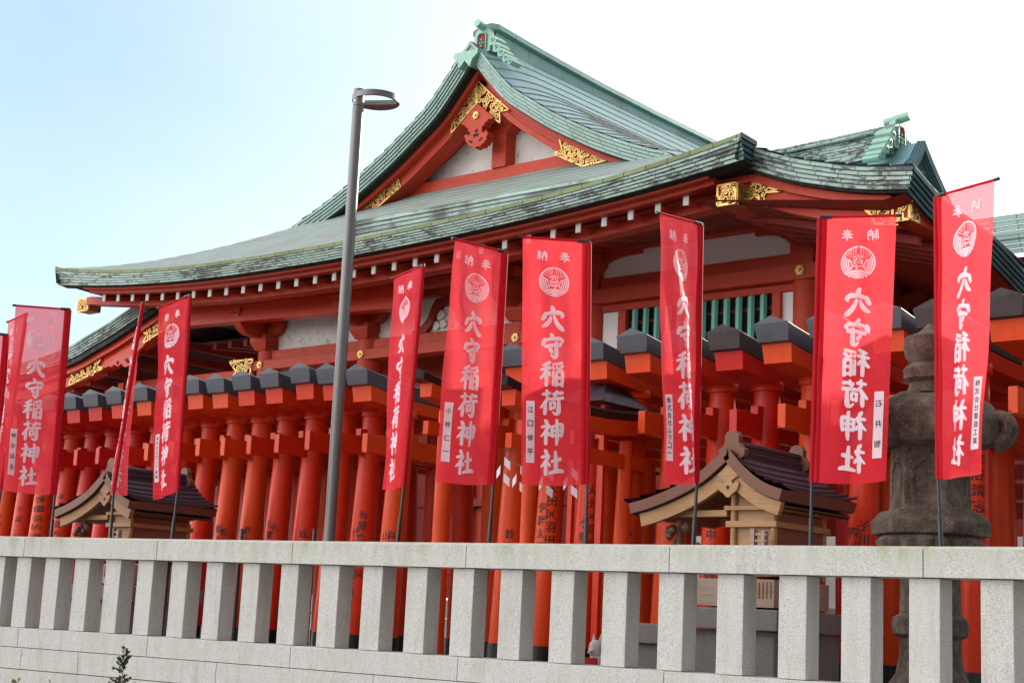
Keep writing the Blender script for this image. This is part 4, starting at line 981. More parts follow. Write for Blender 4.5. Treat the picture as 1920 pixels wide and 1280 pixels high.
# ------------------------------------------------------------------ banners on poles
def nearest_on_ray(px, py, P, d, guess):
    r = ray(px, py).normalized(); t = (P - CAM).dot(r); near = CAM + r * t; h = (near - P).length
    if h >= d: return P + (near - P) * (d / h)
    k = math.sqrt(d * d - h * h); a, b_ = near - r * k, near + r * k
    return a if (a - guess).length < (b_ - guess).length else b_
BN = [
 # name, pole top, pole at cloth bottom, pole at rail, free top, free bottom, labels ...
 dict(k='b', top=(50, 588), bot=(2, 918), base=(-10, 1000), ft=(15, 603), fb=(-26, 925), side=-1, off=.55, lab='red banner half hidden at the left edge, seen behind a see-through banner', tagx=''),
 dict(k='a', top=(15, 628), bot=(-14, 960), base=(-20, 1000), ft=(-90, 615), fb=(-122, 950), side=-1, off=.75, lab='pale see-through banner cut off by the left edge of the photo', tagx='', white=1),
 dict(k='1', top=(131, 580), bot=(103, 927), base=(96, 1003), ft=(23, 572), fb=(5, 918), side=-1, off=.45, lab='red mesh banner with sky showing through its upper half, beside the left edge', tagx='林かほる'),
 dict(k='c', top=(268, 568), bot=(213, 922), base=(207, 1005), ft=(263, 573), fb=(237, 928), side=1, off=.45, lab='narrow banner seen almost edge on, over the left miniature shrine roof', tagx='', edge=1),
 dict(k='2', top=(357, 553), bot=(333, 921), base=(323, 1006), ft=(298, 577), fb=(285, 936), side=-1, off=.45, lab='red banner twisted at its foot, first left of the tall lamp post', tagx='歳末合社ロシア産業'),
 dict(k='3', top=(794, 497), bot=(757, 912), base=(746, 1013), ft=(738, 521), fb=(718, 917), side=-1, off=.45, lab='narrow turned banner just right of the grey street lamp', tagx=''),
 dict(k='4', top=(949, 473), bot=(925, 908), base=(917, 1015), ft=(853, 448), fb=(814, 902), side=-1, off=.45, lab='red banner with a curled name strip, next left of the square-on banner', tagx='小林仁一'),
 dict(k='5', top=(1105, 453), bot=(1101, 907), base=(1098, 1017), ft=(974, 444), fb=(977, 907), side=-1, off=.45, lab='sunlit square-on red banner in the middle with a flat white name strip', tagx='江口修平'),
 dict(k='6', top=(1315, 420), bot=(1307, 905), base=(1300, 1019), ft=(1236, 399), fb=(1244, 906), side=-1, off=.45, lab='red banner with folded edge in front of the turquoise lattice window', tagx='株式会社ムラコー'),
 dict(k='7', top=(1537, 407), bot=(1522, 904), base=(1520, 1019), ft=(1692, 404), fb=(1661, 901), side=1, off=.45, lab='wide pink lit banner with mirrored writing left of the stone lantern', tagx='石井智'),
 dict(k='8', top=(1755, 368), bot=(1759, 897), base=(1764, 1020), ft=(1866, 337), fb=(1840, 888), side=1, off=.45, lab='pink lit banner with mirrored writing in front of the stone lantern', tagx='株式会社建設工業'),
]
KEYS = ['ana', 'mamoru', 'ina', 'ni', 'kami', 'yashiro']; CV = [.335, .449, .562, .676, .794, .912]
for B in BN:
    rnd = random.Random(B['k'])
    Yp = 10
    for _ in range(12): Yp = fence_y(atY(*B['top'], Yp).x) + B['off']
    Pt = atY(*B['top'], Yp); Pb = atY(*B['bot'], Yp); Pg = atY(*B['base'], Yp)
    g0 = atZ(*B['ft'], Pt.z)
    if B.get('edge'): g0 = Pt + (Pt - CAM).normalized() * .6; 
    Ft = nearest_on_ray(*B['ft'], Pt, .60, g0)
    gb = atZ(*B['fb'], Pb.z); gb = Pb + (gb - Pb).normalized() * min(.6, (gb - Pb).length)
    Fb = nearest_on_ray(*B['fb'], Pb, min(.6, max(.22, (gb - Pb).length)), Pb + (Ft - Pt))
    if (Fb - Pb).length > .01: pass
    Wd = .60; H = (Pt - Pb).length
    root = thing('banner', B['lab'], 'banner', (Pg.x, Pg.y, .95), 'red votive banners on poles along the fence')
    nrm = (Ft - Pt).cross(Pb - Pt).normalized()
    if nrm.y > 0: nrm = -nrm
    ph = rnd.uniform(0, 6); amp = .018 if B['k'] in '57' else .03
    def S(u, v, Pt=Pt, Pb=Pb, Ft=Ft, Fb=Fb, nrm=nrm, ph=ph, amp=amp):
        a = Pt.lerp(Pb, v); b_ = Ft.lerp(Fb, v); p = a.lerp(b_, u)
        w = min(1, v * 4) * (math.sin(u * math.pi))
        slack = max(0, .6 - (b_ - a).length)
        p = p + nrm * (w * (amp * math.sin(u * 7 + ph + v * 2.2) + .35 * slack * math.sin(u * math.pi * 1.0) * (1 if u < 2 else 0)) + .012 * math.sin(v * 9 + u * 5 + ph) * u * min(1, v * 3) + .006 * math.sin(u * 21 + ph * 2 + v * 3) * math.exp(-((v - .1) / .35) ** 2) * min(1, v * 12) + .004 * math.sin(u * 13 - v * 16 + ph))
        p.z -= .018 * math.sin(u * math.pi) * (v ** 6)
        return p
    s = MB(); nu, nv = 26, 64
    us = [.10 + .90 * i / nu for i in range(nu + 1)]
    s.grid([[S(u, j / nv) for u in us] for j in range(nv + 1)], uv=lambda a, b: (us[b] * .6, a / nv * H))
    clo = s.build('cloth', M['cloth'], root, smooth=True, sharp=80)
    s = MB(); uh = [0, .035, .07, .102]
    s.grid([[S(u, j / nv) - nrm * .003 for u in uh] for j in range(nv + 1)], uv=lambda a, b: (uh[b] * .6, a / nv * H))
    s.grid([[S(u, j / nv) + nrm * (.012 if 0 < i < 3 else -.003) for i, u in enumerate(uh)] for j in range(nv + 1)], uv=lambda a, b: (uh[b] * .6, a / nv * H))
    s.tube([Pt.lerp(Pb, .006) , Pt.lerp(Pb, .5), Pb], .0215, 10, caps=False)
    s.build('hem', M['hem'], root, smooth=True, sharp=80)
    # writing, printed through the cloth: one sheet on each face
    for fsgn in (1, -1):
        s = MB()
        def T(x, y, u0, v0, sc, k=0): return S(1 - (u0 + x * sc / .6), v0 - y * sc / H) + nrm * fsgn * (.0035 + k * .00022)
        for key, cv in zip(KEYS, CV): brush(s, key, lambda x, y, k, cv=cv: T(x, y, .455, cv, .215, k))
        emblem(s, lambda x, y: T(x, y, .475, .182, .134))
        for ch, u0 in (('nou', .29), ('hou', .63)): brush(s, ch, lambda x, y, k, u0=u0: T(x, y, u0, .073, .092, k))
        s.build('printed_writing', M['print'], clo)
    if B['tagx']:
        for fsgn in (1, -1):
            s = MB(); n = 10
            s.grid([[S(1 - (.07 + .125 * i / 2), .672 + .243 * j / n) + nrm * fsgn * .005 for i in range(3)] for j in range(n + 1)])
            ls = s.build('name_strip', M['print'], root)
            s = MB(); tx = B['tagx']; st = .22 / len(tx)
            for i, ch in enumerate(tx):
                vc = .68 + st * (i + .5); put(s, ch, lambda x, y, vc=vc: S(1 - (.1325 + x * min(.055, st * H * .8) / .6), vc - y * min(.055, st * H * .8) / H) + nrm * fsgn * .0065)
            s.build('handwriting', M['ink'], ls)
    s = MB(); dr = (Ft - Pt).normalized()
    s.tube([Pt + dr * .03, Ft - dr * .0], .011, 8, 1); s.tube([Ft - dr * .005, Ft + dr * .035], .014, 8, 0)
    s.tube([Pt + dr * .10, Pt + dr * .03, Pt + dr * .004 + (Pt - Pb).normalized() * .004, Pt + (Pb - Pt).normalized() * .035], .017, 8, 0)
    s.build('top_rod', [M['pole'], M['hem']], root, smooth=True)
    dn = (Pg - Pt).normalized(); s = MB()
    dn = (Pg - Pb).normalized(); s.tube([Pt, Pb, Pb + dn * .28, Pb + dn * .281, Pg + dn * ((Pg.z - .95) / -dn.z)], [.0125, .0135, .0135, .019, .019], 10)
    s.build('pole', M['pole'], root, smooth=True)
for (x, y) in ((454, 992), (590, 992)):
    Yp = 10.3; P = atY(x, y, Yp); s = MB(); s.tube([(P.x, P.y, .95), (P.x, P.y, P.z)], .018, 10); s.tube([(P.x, P.y, P.z - .004), (P.x, P.y, P.z + .006)], .021, 10)
    tag(s.build('pole_socket', M['pole'], smooth=True), 'short empty black pole stub ' + ('farther left of the lamp post' if x < 500 else 'right beside the lamp post'), 'pole stub', 'empty banner pole stubs')

# ------------------------------------------------------------------ street lamp
lamp = thing('street_lamp', 'tall grey metal street lamp with an open ring shaped head', 'street lamp', (-12.16, 11.3, .95))
s = MB(); top = atY(676, 168, 11.3); jt = atY(672, 200, 11.3)
s.tube([(-12.16, 11.3, .95), (-12.18, 11.3, 4), (-12.19, 11.3, jt.z - .002)], .064, 20); s.build('pole', M['lamp'], lamp, smooth=True)
s = MB(); s.tube([(-12.19, 11.3, jt.z + .004), (-12.19, 11.3, top.z)], .063, 20); s.build('pole_cap', M['lamp'], lamp, smooth=True)
s = MB(); s.box(-12.21, -12.17, 11.2335, 11.2365, jt.z + .04, jt.z + .062); s.build('sticker', M['label'], lamp)
zc = top.z - .07
rv_ = Vector((math.cos(YAW), math.sin(YAW), 0)); av_ = Vector((-math.sin(YAW), math.cos(YAW), 0))   # sideways and away, as the head is turned
RR = .272
c = Vector((-12.19, 11.3, zc)) + rv_ * .185 + av_ * .115
def ringp(t, r, z): p = Vector((c.x, c.y, 0)) + (rv_ * math.cos(t) + av_ * math.sin(t)) * r; p.z = z; return p
s = MB(); n = 56
s.grid([[ringp(2 * math.pi * k / n, r, z) for k in range(n + 1)] for r, z in ((RR, zc + .034), (RR, zc - .034), (RR - .028, zc - .034), (RR - .028, zc + .034), (RR, zc + .034))])
s.build('ring', M['lamp'], lamp, smooth=True, sharp=30)
s = MB(); seg = [ringp(lerp(R(6), R(152), k / 24), RR - .02, zc - .032) for k in range(25)]
s.prism(seg, (0, 0, .055), 0); cm_ = sum(seg, Vector()) / len(seg)
s.prism([cm_ + (p - cm_) * .93 + Vector((0, 0, -.007)) for p in seg], (0, 0, .006), 1)
s.build('lamp_panel', [M['lamp'], M['lens']], lamp)

# ------------------------------------------------------------------ stone lantern
ln = thing('stone_lantern', 'dark mossy hexagonal stone lantern with curled roof corners behind the right banners', 'stone lantern', (-5.35, 11.4, .95))
cx, cy = -5.43, 11.6
s = MB(); s.lathe((cx, cy, 0), [(.5, .95), (.5, 1.12), (.34, 1.2), (.27, 1.3), (.24, 1.45), (.24, 1.58), (.29, 1.61), (.30, 1.68), (.29, 1.74), (.24, 1.77), (.235, 2.05), (.26, 2.18)], 28)
s.build('shaft', M['lantern'], ln, smooth=True)
s = MB(); s.lathe((cx, cy, 0), [(.40, 2.385), (.475, 2.395), (.48, 2.50), (.45, 2.53), (.40, 2.585)], 6, a0=.3)
s.build('platform', M['lantern'], ln, bevel=.012)
s = MB()
n = 120
s.grid([[(cx + (r + w_ * abs(math.sin(9 * 2 * math.pi * k / n))) * math.cos(2 * math.pi * k / n), cy + (r + w_ * abs(math.sin(9 * 2 * math.pi * k / n))) * math.sin(2 * math.pi * k / n), z + dz * abs(math.sin(9 * 2 * math.pi * k / n))) for k in range(n + 1)] for r, w_, z, dz in ((.25, 0, 2.18, 0), (.34, .02, 2.23, -.02), (.385, .035, 2.30, -.035), (.40, .03, 2.36, -.02), (.38, .0, 2.384, 0))])
s.build('petal_skirt', M['lantern'], ln, smooth=True)
s = MB(); s.lathe((cx, cy, 0), [(.345, 2.58), (.325, 2.615), (.315, 3.12)], 6, a0=.3)
for k in range(6):
    a = .3 + math.pi / 3 * (k + .5); d = Vector((math.cos(a), math.sin(a), 0)); t = Vector((-d.y, d.x, 0)); o_ = Vector((cx, cy, 0)) + d * .272
    s.tube([o_ + t * -.09 + Vector((0, 0, 2.72)), o_ + t * -.1 + Vector((0, 0, 2.9)), o_ + t * .0 + Vector((0, 0, 3.0)), o_ + t * .1 + Vector((0, 0, 2.9)), o_ + t * .09 + Vector((0, 0, 2.72))], .022, 6)
s.build('fire_box', M['lantern'], ln, bevel=.012)
s = MB(); rows = []
prof = [(.36, 3.10), (.50, 3.12), (.545, 3.19), (.535, 3.32), (.47, 3.44), (.34, 3.51), (.2, 3.54)]
n = 48
for r, z in prof:
    row = []
    for k in range(n + 1):
        a = 2 * math.pi * k / n; ridge_ = abs(math.cos(3 * (a - .3))) ** 6
        rr_ = r * (1 - .07 * (1 - ridge_)) + .02 * ridge_
        row.append((cx + rr_ * math.cos(a), cy + rr_ * math.sin(a), z + .02 * ridge_))
    rows.append(row)
s.grid(rows[::-1]); s.face(rows[0][:-1])
for k in range(6):
    a = .3 + math.pi / 3 * k; d = Vector((math.cos(a), math.sin(a), 0)); o_ = Vector((cx, cy, 3.22)) + d * .52
    pts = []
    for i in range(15):
        t = -1.7 + i * .42; rr_ = .135 * (1 - i / 19); pts.append(o_ + d * (rr_ * math.cos(t) + .0) + Vector((0, 0, .06 + rr_ * math.sin(t))))
    s.tube(pts, [.08 - .0035 * i for i in range(15)], 8)
s.build('roof', M['lantern'], ln, smooth=True, sharp=50)
s = MB(); s.lathe((cx, cy, 0), [(.2, 3.55), (.17, 3.6), (.165, 3.64), (.21, 3.67), (.215, 3.75), (.19, 3.78), (.16, 3.8), (.20, 3.86), (.215, 3.95), (.20, 4.02), (.10, 4.06), (.05, 4.1), (.015, 4.14)], 24)
s.build('finial', M['lantern'], ln, smooth=True)

# ------------------------------------------------------------------ miniature wooden shrines
def hokora(x0, y0, lab, wood, s_=1.0):
    """ridge runs along Y; front gable faces -Y; (x0, y0) ridge line X and front gable plane"""
    r = thing('miniature_shrine', lab, 'small shrine', (x0, y0 + .6, .95), 'miniature shrines behind the fence')
    W = lambda X, Y, Z: (x0 + (X + 7.30), y0 + (Y - 11.5), Z)
    prof = spline([(-8.42, 2.66), (-8.15, 2.72), (-7.85, 2.82), (-7.6, 2.94), (-7.42, 3.07), (-7.30, 3.16)], 4) + spline([(-7.30, 3.16), (-7.2, 3.05), (-7.05, 2.92), (-6.9, 2.83), (-6.74, 2.775)], 4)[1:]
    YB = 12.86
    rv = MB()
    iR = [i for i, p in enumerate(prof) if abs(p[0] + 7.3) < 1e-4][0]
    pts = [(p[0], p[1]) for p in prof]
    # the right slope spreads outward toward the back like the photo's flowing eave
    for side, seq in ((-1, pts[:iR + 1]), (1, pts[iR:])):
        NC = 7; Ls = [0]
        for a, b_ in zip(seq, seq[1:]): Ls.append(Ls[-1] + (Vector(a) - Vector(b_)).length)
        def at(t):
            L = t * Ls[-1]
            for i in range(len(seq) - 1):
                if L <= Ls[i + 1] + 1e-9: q = (L - Ls[i]) / (Ls[i + 1] - Ls[i]); return Vector(seq[i]).lerp(Vector(seq[i + 1]), q)
            return Vector(seq[-1])
        yy = [11.5 + (YB - 11.5) * k / 10 for k in range(11)]
        def lift(y): return .05 * abs((y - 12.18) / .68) ** 3
        for k in range(NC):
            A, Bp = at(k / NC), at((k + 1) / NC)
            if side < 0: A, Bp = Bp, A                                # A upper, B lower
            ka, kb = (k / NC, (k + 1) / NC) if side > 0 else (1 - (k + 1) / NC, 1 - k / NC)
            rv.grid([[W(A.x, y, A.y + lift(y) * ka) for y in yy], [W(Bp.x, y, Bp.y + .022 + lift(y) * kb) for y in yy], [W(Bp.x, y, Bp.y + lift(y) * kb) for y in yy]], flip=side < 0)
    rv.build('roof', M['roof_brown'], r, smooth=True, sharp=20)
    lo = [Vector(p) for p in pts]
    def off(d):
        out = []
        for i, p in enumerate(lo):
            t = (lo[min(i + 1, len(lo) - 1)] - lo[max(i - 1, 0)]).normalized(); out.append(p + Vector((t.y, -t.x)) * d)
        return out
    def strip(m, d0, d1, Y0, Y1, name, clip=0, clr=99):
        A, B_ = off(d0), off(d1); s = MB()
        idx = [i for i, p in enumerate(lo) if p.x > -8.42 + clip and p.x < -6.74 + clr]
        A = [A[i] for i in idx]; B_ = [B_[i] for i in idx]
        s.grid([[W(p.x, Y0, p.y) for p in A], [W(p.x, Y0, p.y) for p in B_], [W(p.x, Y1, p.y) for p in B_], [W(p.x, Y1, p.y) for p in A]])
        for e in (0, -1): s.face([W(A[e].x, Y0, A[e].y), W(B_[e].x, Y0, B_[e].y), W(B_[e].x, Y1, B_[e].y), W(A[e].x, Y1, A[e].y)])
        return s.build(name, m, r)
    strip(M['rim_brown'], -.012, .085, 11.49, YB - .01, 'roof_edge')
    strip(M['dark'], .084, .095, 11.52, YB - .04, 'eave_shadow_board', .04)
    strip(wood, .096, .215, 11.54, 11.60, 'bargeboard', .09, .03)
    strip(M['carve'], .12, .135, 11.6, YB - .06, 'eave_boarding', .1)
    # rafters under the eaves
    s = MB()
    for k in range(30):
        y = 11.62 + k * .042
        for a, b_ in (((-8.3, 2.60), (-7.5, 2.88)), ((-6.82, 2.68), (-7.1, 2.82))):
            s.hexa([W(a[0], y, a[1] - .05), W(a[0], y + .016, a[1] - .05), W(b_[0], y + .016, b_[1] - .05), W(b_[0], y, b_[1] - .05), W(a[0], y, a[1] - .02), W(a[0], y + .016, a[1] - .02), W(b_[0], y + .016, b_[1] - .02), W(b_[0], y, b_[1] - .02)])
    s.build('eave_rafters', M['carve'], r)
    s = MB(); pr = [(-.06, 3.10), (-.075, 3.14), (-.045, 3.16), (-.045, 3.2), (-.06, 3.205), (-.05, 3.235), (0, 3.25), (.05, 3.235), (.06, 3.205), (.045, 3.2), (.045, 3.16), (.075, 3.14), (.06, 3.10)]
    s.grid([[W(-7.3 + a, y, z) for y in (11.62, 12.75)] for a, z in pr]); rd = s.build('ridge', M['roof_brown'], r)
    s = MB()
    arch = [(-.135, 3.10), (-.14, 3.16), (-.10, 3.185), (-.075, 3.22), (-.075, 3.28), (-.05, 3.32), (0, 3.335), (.05, 3.32), (.075, 3.28), (.075, 3.22), (.10, 3.185), (.14, 3.16), (.135, 3.10), (.09, 3.07), (0, 3.14), (-.09, 3.07)]
    for y in (11.56, 12.70):
        s = MB(); s.prism([W(-7.3 + a, y, z) for a, z in arch], (0, .07, 0)); s.build('ridge_end', M['rim_brown'], r, bevel=.006)
    # pendant
    s = MB(); q = [(0, 3.03), (.115, 2.925), (.07, 2.90), (.035, 2.875), (.05, 2.845), (.085, 2.87), (.11, 2.855), (.105, 2.82), (.085, 2.785), (.05, 2.765), (.02, 2.735), (0, 2.725)]
    s.prism([W(-7.3 + a, 11.515, z) for a, z in q + [(-a, z) for a, z in q[::-1] if a > 0]], (0, .025, 0), 0)
    s.prism([W(-7.3 + .016 * math.cos(t), 11.51, 2.815 + .018 * math.sin(t)) for t in (0, .8, 1.57, 2.3, 3.14, 4.7)], (0, .006, 0), 1)
    s.build('pendant', [wood, M['dark']], r)
    # body
    xl, xr, yf, yb = -7.33, -6.92, 11.68, 12.55
    for X in (xl, xr):
        for Y in (yf, yb):
            s = MB(); s.tube([W(X, Y, 2.05), W(X, Y, 2.86 if X < -7 else 2.58)], .032, 12); s.build('pillar', wood, r, smooth=True)
    s = MB(); s.prism([W(xl, yf + .01, 2.05), W(xr, yf + .01, 2.05), W(xr, yf + .01, 2.60), W(-7.2, yf + .01, 2.80), W(-7.3, yf + .01, 2.88), W(xl, yf + .01, 2.86)], (0, yb - yf, 0)); s.build('wall', wood, r)
    s = MB(); s.box(W(xr, 0, 0)[0] + .001, W(xr, 0, 0)[0] + .012, W(0, yf + .04, 0)[1], W(0, yb - .04, 0)[1], 2.05, 2.60); s.build('side_shade_panel', M['side_shade_panel'], r)
    s = MB()
    X0, X1 = W(xl - .06, 0, 0)[0], W(xr + .05, 0, 0)[0]; Y0_, Y1_ = W(0, yf - .05, 0)[1], W(0, yb + .05, 0)[1]
    s.box(X0, X1, Y0_, Y1_, 2.475, 2.53); s.box(X0 - .02, X1 + .0, Y0_, Y1_, 2.625, 2.665)
    s.box(W(-8.05, 0, 0)[0], X0, Y0_ + .02, Y0_ + .09, 2.57, 2.63)
    s.box(W(-8.0, 0, 0)[0], X0, Y1_ - .09, Y1_ - .02, 2.57, 2.63)
    s.build('beam', wood, r, bevel=.004)
    s = MB()                                    # porch post with carved bracket
    s.tube([W(-7.92, yf + .02, 2.0), W(-7.92, yf + .02, 2.55)], .028, 8)
    for k in range(9):
        rd_ = random.Random(k * 3 + int(x0)); p = Vector(W(-7.92 + rd_.uniform(-.12, .2), yf + rd_.uniform(-.1, .04), 2.35 + rd_.uniform(-.05, .17))); q_ = rd_.uniform(.035, .06)
        s.lathe(p, [(0, -q_), (q_ * .8, -q_ * .5), (q_, 0), (q_ * .7, q_ * .6), (0, q_)], 8, caps=False)
    s.build('porch_carving', M['carve'], r, smooth=True)
    s = MB()                                    # balcony rail stubs at the corner
    gx = W(-6.98, 0, 0)[0]
    for k in range(3): s.box(gx - .06, gx + .10, Y0_ - .14, Y0_ - .10, 2.28 + .055 * k, 2.30 + .055 * k)
    s.box(gx - .06, gx - .02, Y0_ - .15, Y0_ - .09, 2.12, 2.45); s.box(gx + .05, gx + .085, Y0_ - .15, Y0_ - .09, 2.12, 2.43)
    s.hexa([(gx - .17, Y0_ - .19, 2.21), (gx + .14, Y0_ - .19, 2.2), (gx + .14, Y0_ - .12, 2.2), (gx - .17, Y0_ - .12, 2.21), (gx - .17, Y0_ - .19, 2.27), (gx + .14, Y0_ - .19, 2.245), (gx + .14, Y0_ - .12, 2.245), (gx - .17, Y0_ - .12, 2.27)])
    s.build('balcony_rail', M['wood_grey'], r, bevel=.003)
    s = MB()                                    # base cabinet, lattice
    bx0, bx1 = W(-7.75, 0, 0)[0], W(-6.88, 0, 0)[0]
    s.box(bx0, bx1, Y0_, Y1_, 1.78, 2.02, 0)
    for k in range(11): s.box(lerp(bx0, bx1, .5 + k * .045), lerp(bx0, bx1, .515 + k * .045), Y0_ - .012, Y0_, 1.86, 2.0, 1)
    s.box(bx0 + .05, bx0 + .06, Y0_ - .012, Y0_, 1.8, 2.0, 1)
    s.build('base_cabinet', [M['wood_grey'], M['wood']], r, bevel=.003)
    s = MB(); s.box(bx0 - .22, bx1 + .12, Y0_ - .15, Y1_ + .15, 1.58, 1.76); s.build('plinth_slab', M['granite_dark'], r, bevel=.008)
    s = MB(); s.box(bx0 - .16, bx1 + .06, Y0_ - .08, Y1_ + .1, .95, 1.575); s.build('rock_base', M['granite_dark'], r, bevel=.02)
    return r
hokora(-7.30, 11.5, 'pale timber miniature shrine with dark bronze roof, left of the stone lantern', M['wood'])
hokora(-16.22, 11.2, 'miniature shrine in amber timber with dark roof at the far left, behind two banners', M['wood_amber'])
s = MB(); s.box(-8.62, -8.05, 11.6, 12.1, 1.42, 1.6); s.box(-8.57, -8.1, 11.65, 12.05, .95, 1.415)
tag(s.build('stone_stand', M['granite_dark'], bevel=.01), 'low dark granite offering stand left of the pale miniature shrine', 'stone stand')

# ------------------------------------------------------------------ torii gates (tunnel)
Z0 = .95; YC = 13.6; SP = 1.75; YM = YC + SP / 2
def bend(s_, lift, pw=2.2): return lift * min(1.25, abs(s_)) ** pw
def torii(loc, paintm, capm, label, sc=1.0, group='vermilion torii gates of the tunnel', r0=.172, r1=.138):
    """local frame: origin on the ground under the front column; the gate spans along +Y"""
    r = thing('torii_gate', label, 'torii', loc, group)
    def P(s, name, m, **k): return s.build(name, m, r, local=True, **k)
    for j, (yb_, yt) in enumerate(((-.13, 0), (SP + .13, SP))):
        def cy(z): return lerp(yb_, yt, z / 3.2)
        s = MB(); pts = [(0, cy(z), z) for z in (.35, 1, 1.7, 2.4, 3.12)]
        s.tube(pts, [lerp(r0, r1, (z - .35) / 2.8) for z in (.35, 1, 1.7, 2.4, 3.12)], 28); P(s, 'column', paintm, smooth=True)
        s = MB(); s.tube([(0, cy(0), 0), (0, cy(.35), .352)], r0 + .012, 28); P(s, 'column_base', M['black'], smooth=True)
        s = MB(); s.lathe((0, yt, 0), [(r1 + .004, 3.105), (r1 + .028, 3.115), (r1 + .03, 3.19), (r1 + .02, 3.21)], 28); P(s, 'column_collar', paintm, smooth=True)
        s = MB(); d = -1 if j == 0 else 1
        y_ = yt; s.box(-.045, .045, y_ - .26, y_ + .26, 2.842, 2.935); P(s, 'wedge', paintm, bevel=.004)
    n = 20; HL = 1.72
    def beam(hw0, hw1, zb, zt, lb, lt, hl, slant, name, m, apex=None):
        s = MB(); rows = []
        for i in range(n + 1):
            q = -1 + 2 * i / n; b0, b1 = bend(q, lb), bend(q, lt); y0 = SP / 2 + q * hl; y1 = SP / 2 + q * (hl + slant); ya = SP / 2 + q * (hl + slant * 1.2)
            sec = [(-hw0, y0, zb + b0), (-hw1, y1, zt + b1)]
            if apex: sec.append((0, ya, zt + apex + b1))
            sec += [(hw1, y1, zt + b1), (hw0, y0, zb + b0), (-hw0, y0, zb + b0)]
            rows.append(sec)
        s.grid(rows); s.face(rows[0][:-1][::-1]); s.face(rows[-1][:-1]); P(s, name, m, bevel=.005)
    beam(.155, .165, 3.155, 3.305, .075, .115, HL - .10, .03, 'lower_lintel', paintm)
    beam(.172, .195, 3.31, 3.475, .12, .13, HL, .045, 'top_lintel', capm, .075)
    s = MB(); s.box(-.045, .045, -.66, SP + .66, 2.60, 2.84); P(s, 'tie_beam', paintm, bevel=.005)
    for Y in (-.662,):
        s = MB(); s.tube([(-.03, Y, 2.62), (-.03, Y - .003, 2.62)], .008, 8); P(s, 'peg', M['dark'])
    r.scale = (sc, sc, sc)
    return r
def inscribe(root, cols, rad=.168, side='front', size=.125, ztop=1.9):
    """black brush-written columns wrapped round the front column; cols = [(angle_deg, ztop, text, size)]"""
    s = MB()
    for ang, zt, txt, sz in cols:
        for i, ch in enumerate(txt):
            if ch == ' ': continue
            z = zt - i * sz * 1.28
            def T(x, y):
                zz = z + y * sz; rr_ = lerp(.172, .138, (zz - .35) / 2.8) + .003; a = R(ang) + x * sz / rr_; yb = lerp(-.13, 0, zz / 3.2)
                return (rr_ * math.sin(a), yb - rr_ * math.cos(a), zz)
            put(s, ch, T)
    return s.build('inscription', M['ink'], root, local=True)
g1 = [(-23.4, 4.57), (-22.85, 4.57), (-22.3, 4.57), (-21.75, 4.57), (-21.2, 4.57), (-20.65, 4.57), (-20.1, 4.57), (-19.54, 4.56), (-19.0, 4.57), (-18.40, 4.575), (-17.82, 4.59), (-17.25, 4.60), (-16.69, 4.63), (-16.15, 4.61), (-15.59, 4.61), (-15.04, 4.61), (-14.50, 4.64), (-13.96, 4.59), (-13.43, 4.54)]
g2 = [(-11.50, 4.60), (-10.96, 4.60), (-10.40, 4.58), (-9.84, 4.58), (-9.27, 4.62), (-8.70, 4.58), (-8.15, 4.56), (-7.60, 4.60), (-7.03, 4.60), (-6.42, 4.62), (-5.92, 4.60), (-5.28, 4.64), (-4.72, 4.62)]
where1 = ['torii gate at the far left seen only through the banner cloth'] * 5 + ['torii gate whose columns stand under the foot of the see-through banner', 'second torii gate from the far left end', 'torii gate, dark cap against sky, first right of the see-through banner', 'torii gate whose dark cap stands in the sky gap, second right of the see-through banner', 'torii gate whose dark cap ends the sky gap under the left corridor roof', 'torii gate seen directly behind the edge-on narrow banner', 'torii gate half covered by the twisted banner', 'torii gate first right of the twisted banner', 'torii gate second right of the twisted banner', 'torii gate third right of the twisted banner', 'torii gate fourth right of the twisted banner', 'torii gate second to the left of the lamp post', 'torii gate directly behind the lamp post', 'last torii gate of the left run, first right of the lamp post']
where2 = ['torii gate hidden mostly behind the banner with the curled name strip', 'torii gate between the curled strip banner and the square sunlit banner', 'torii gate behind the square sunlit banner', 'torii gate with cap emerging at the right edge of the square sunlit banner', 'torii gate below the left end of the turquoise lattice window', 'torii gate behind the banner that crosses the turquoise window', 'torii gate with crimson paint and purplish brown cap below the window', 'torii gate below the right end of the turquoise window, grey cap with scratches', 'torii gate behind the wide pink lit banner', 'torii gate seen between the two pink lit banners, left one', 'torii gate seen between the two pink lit banners, its weathered cap above the lantern', 'large near torii gate at the right edge with weathered wooden cap', 'nearest torii gate cut by the right edge of the photo']
rnd = random.Random(5)
gates = []
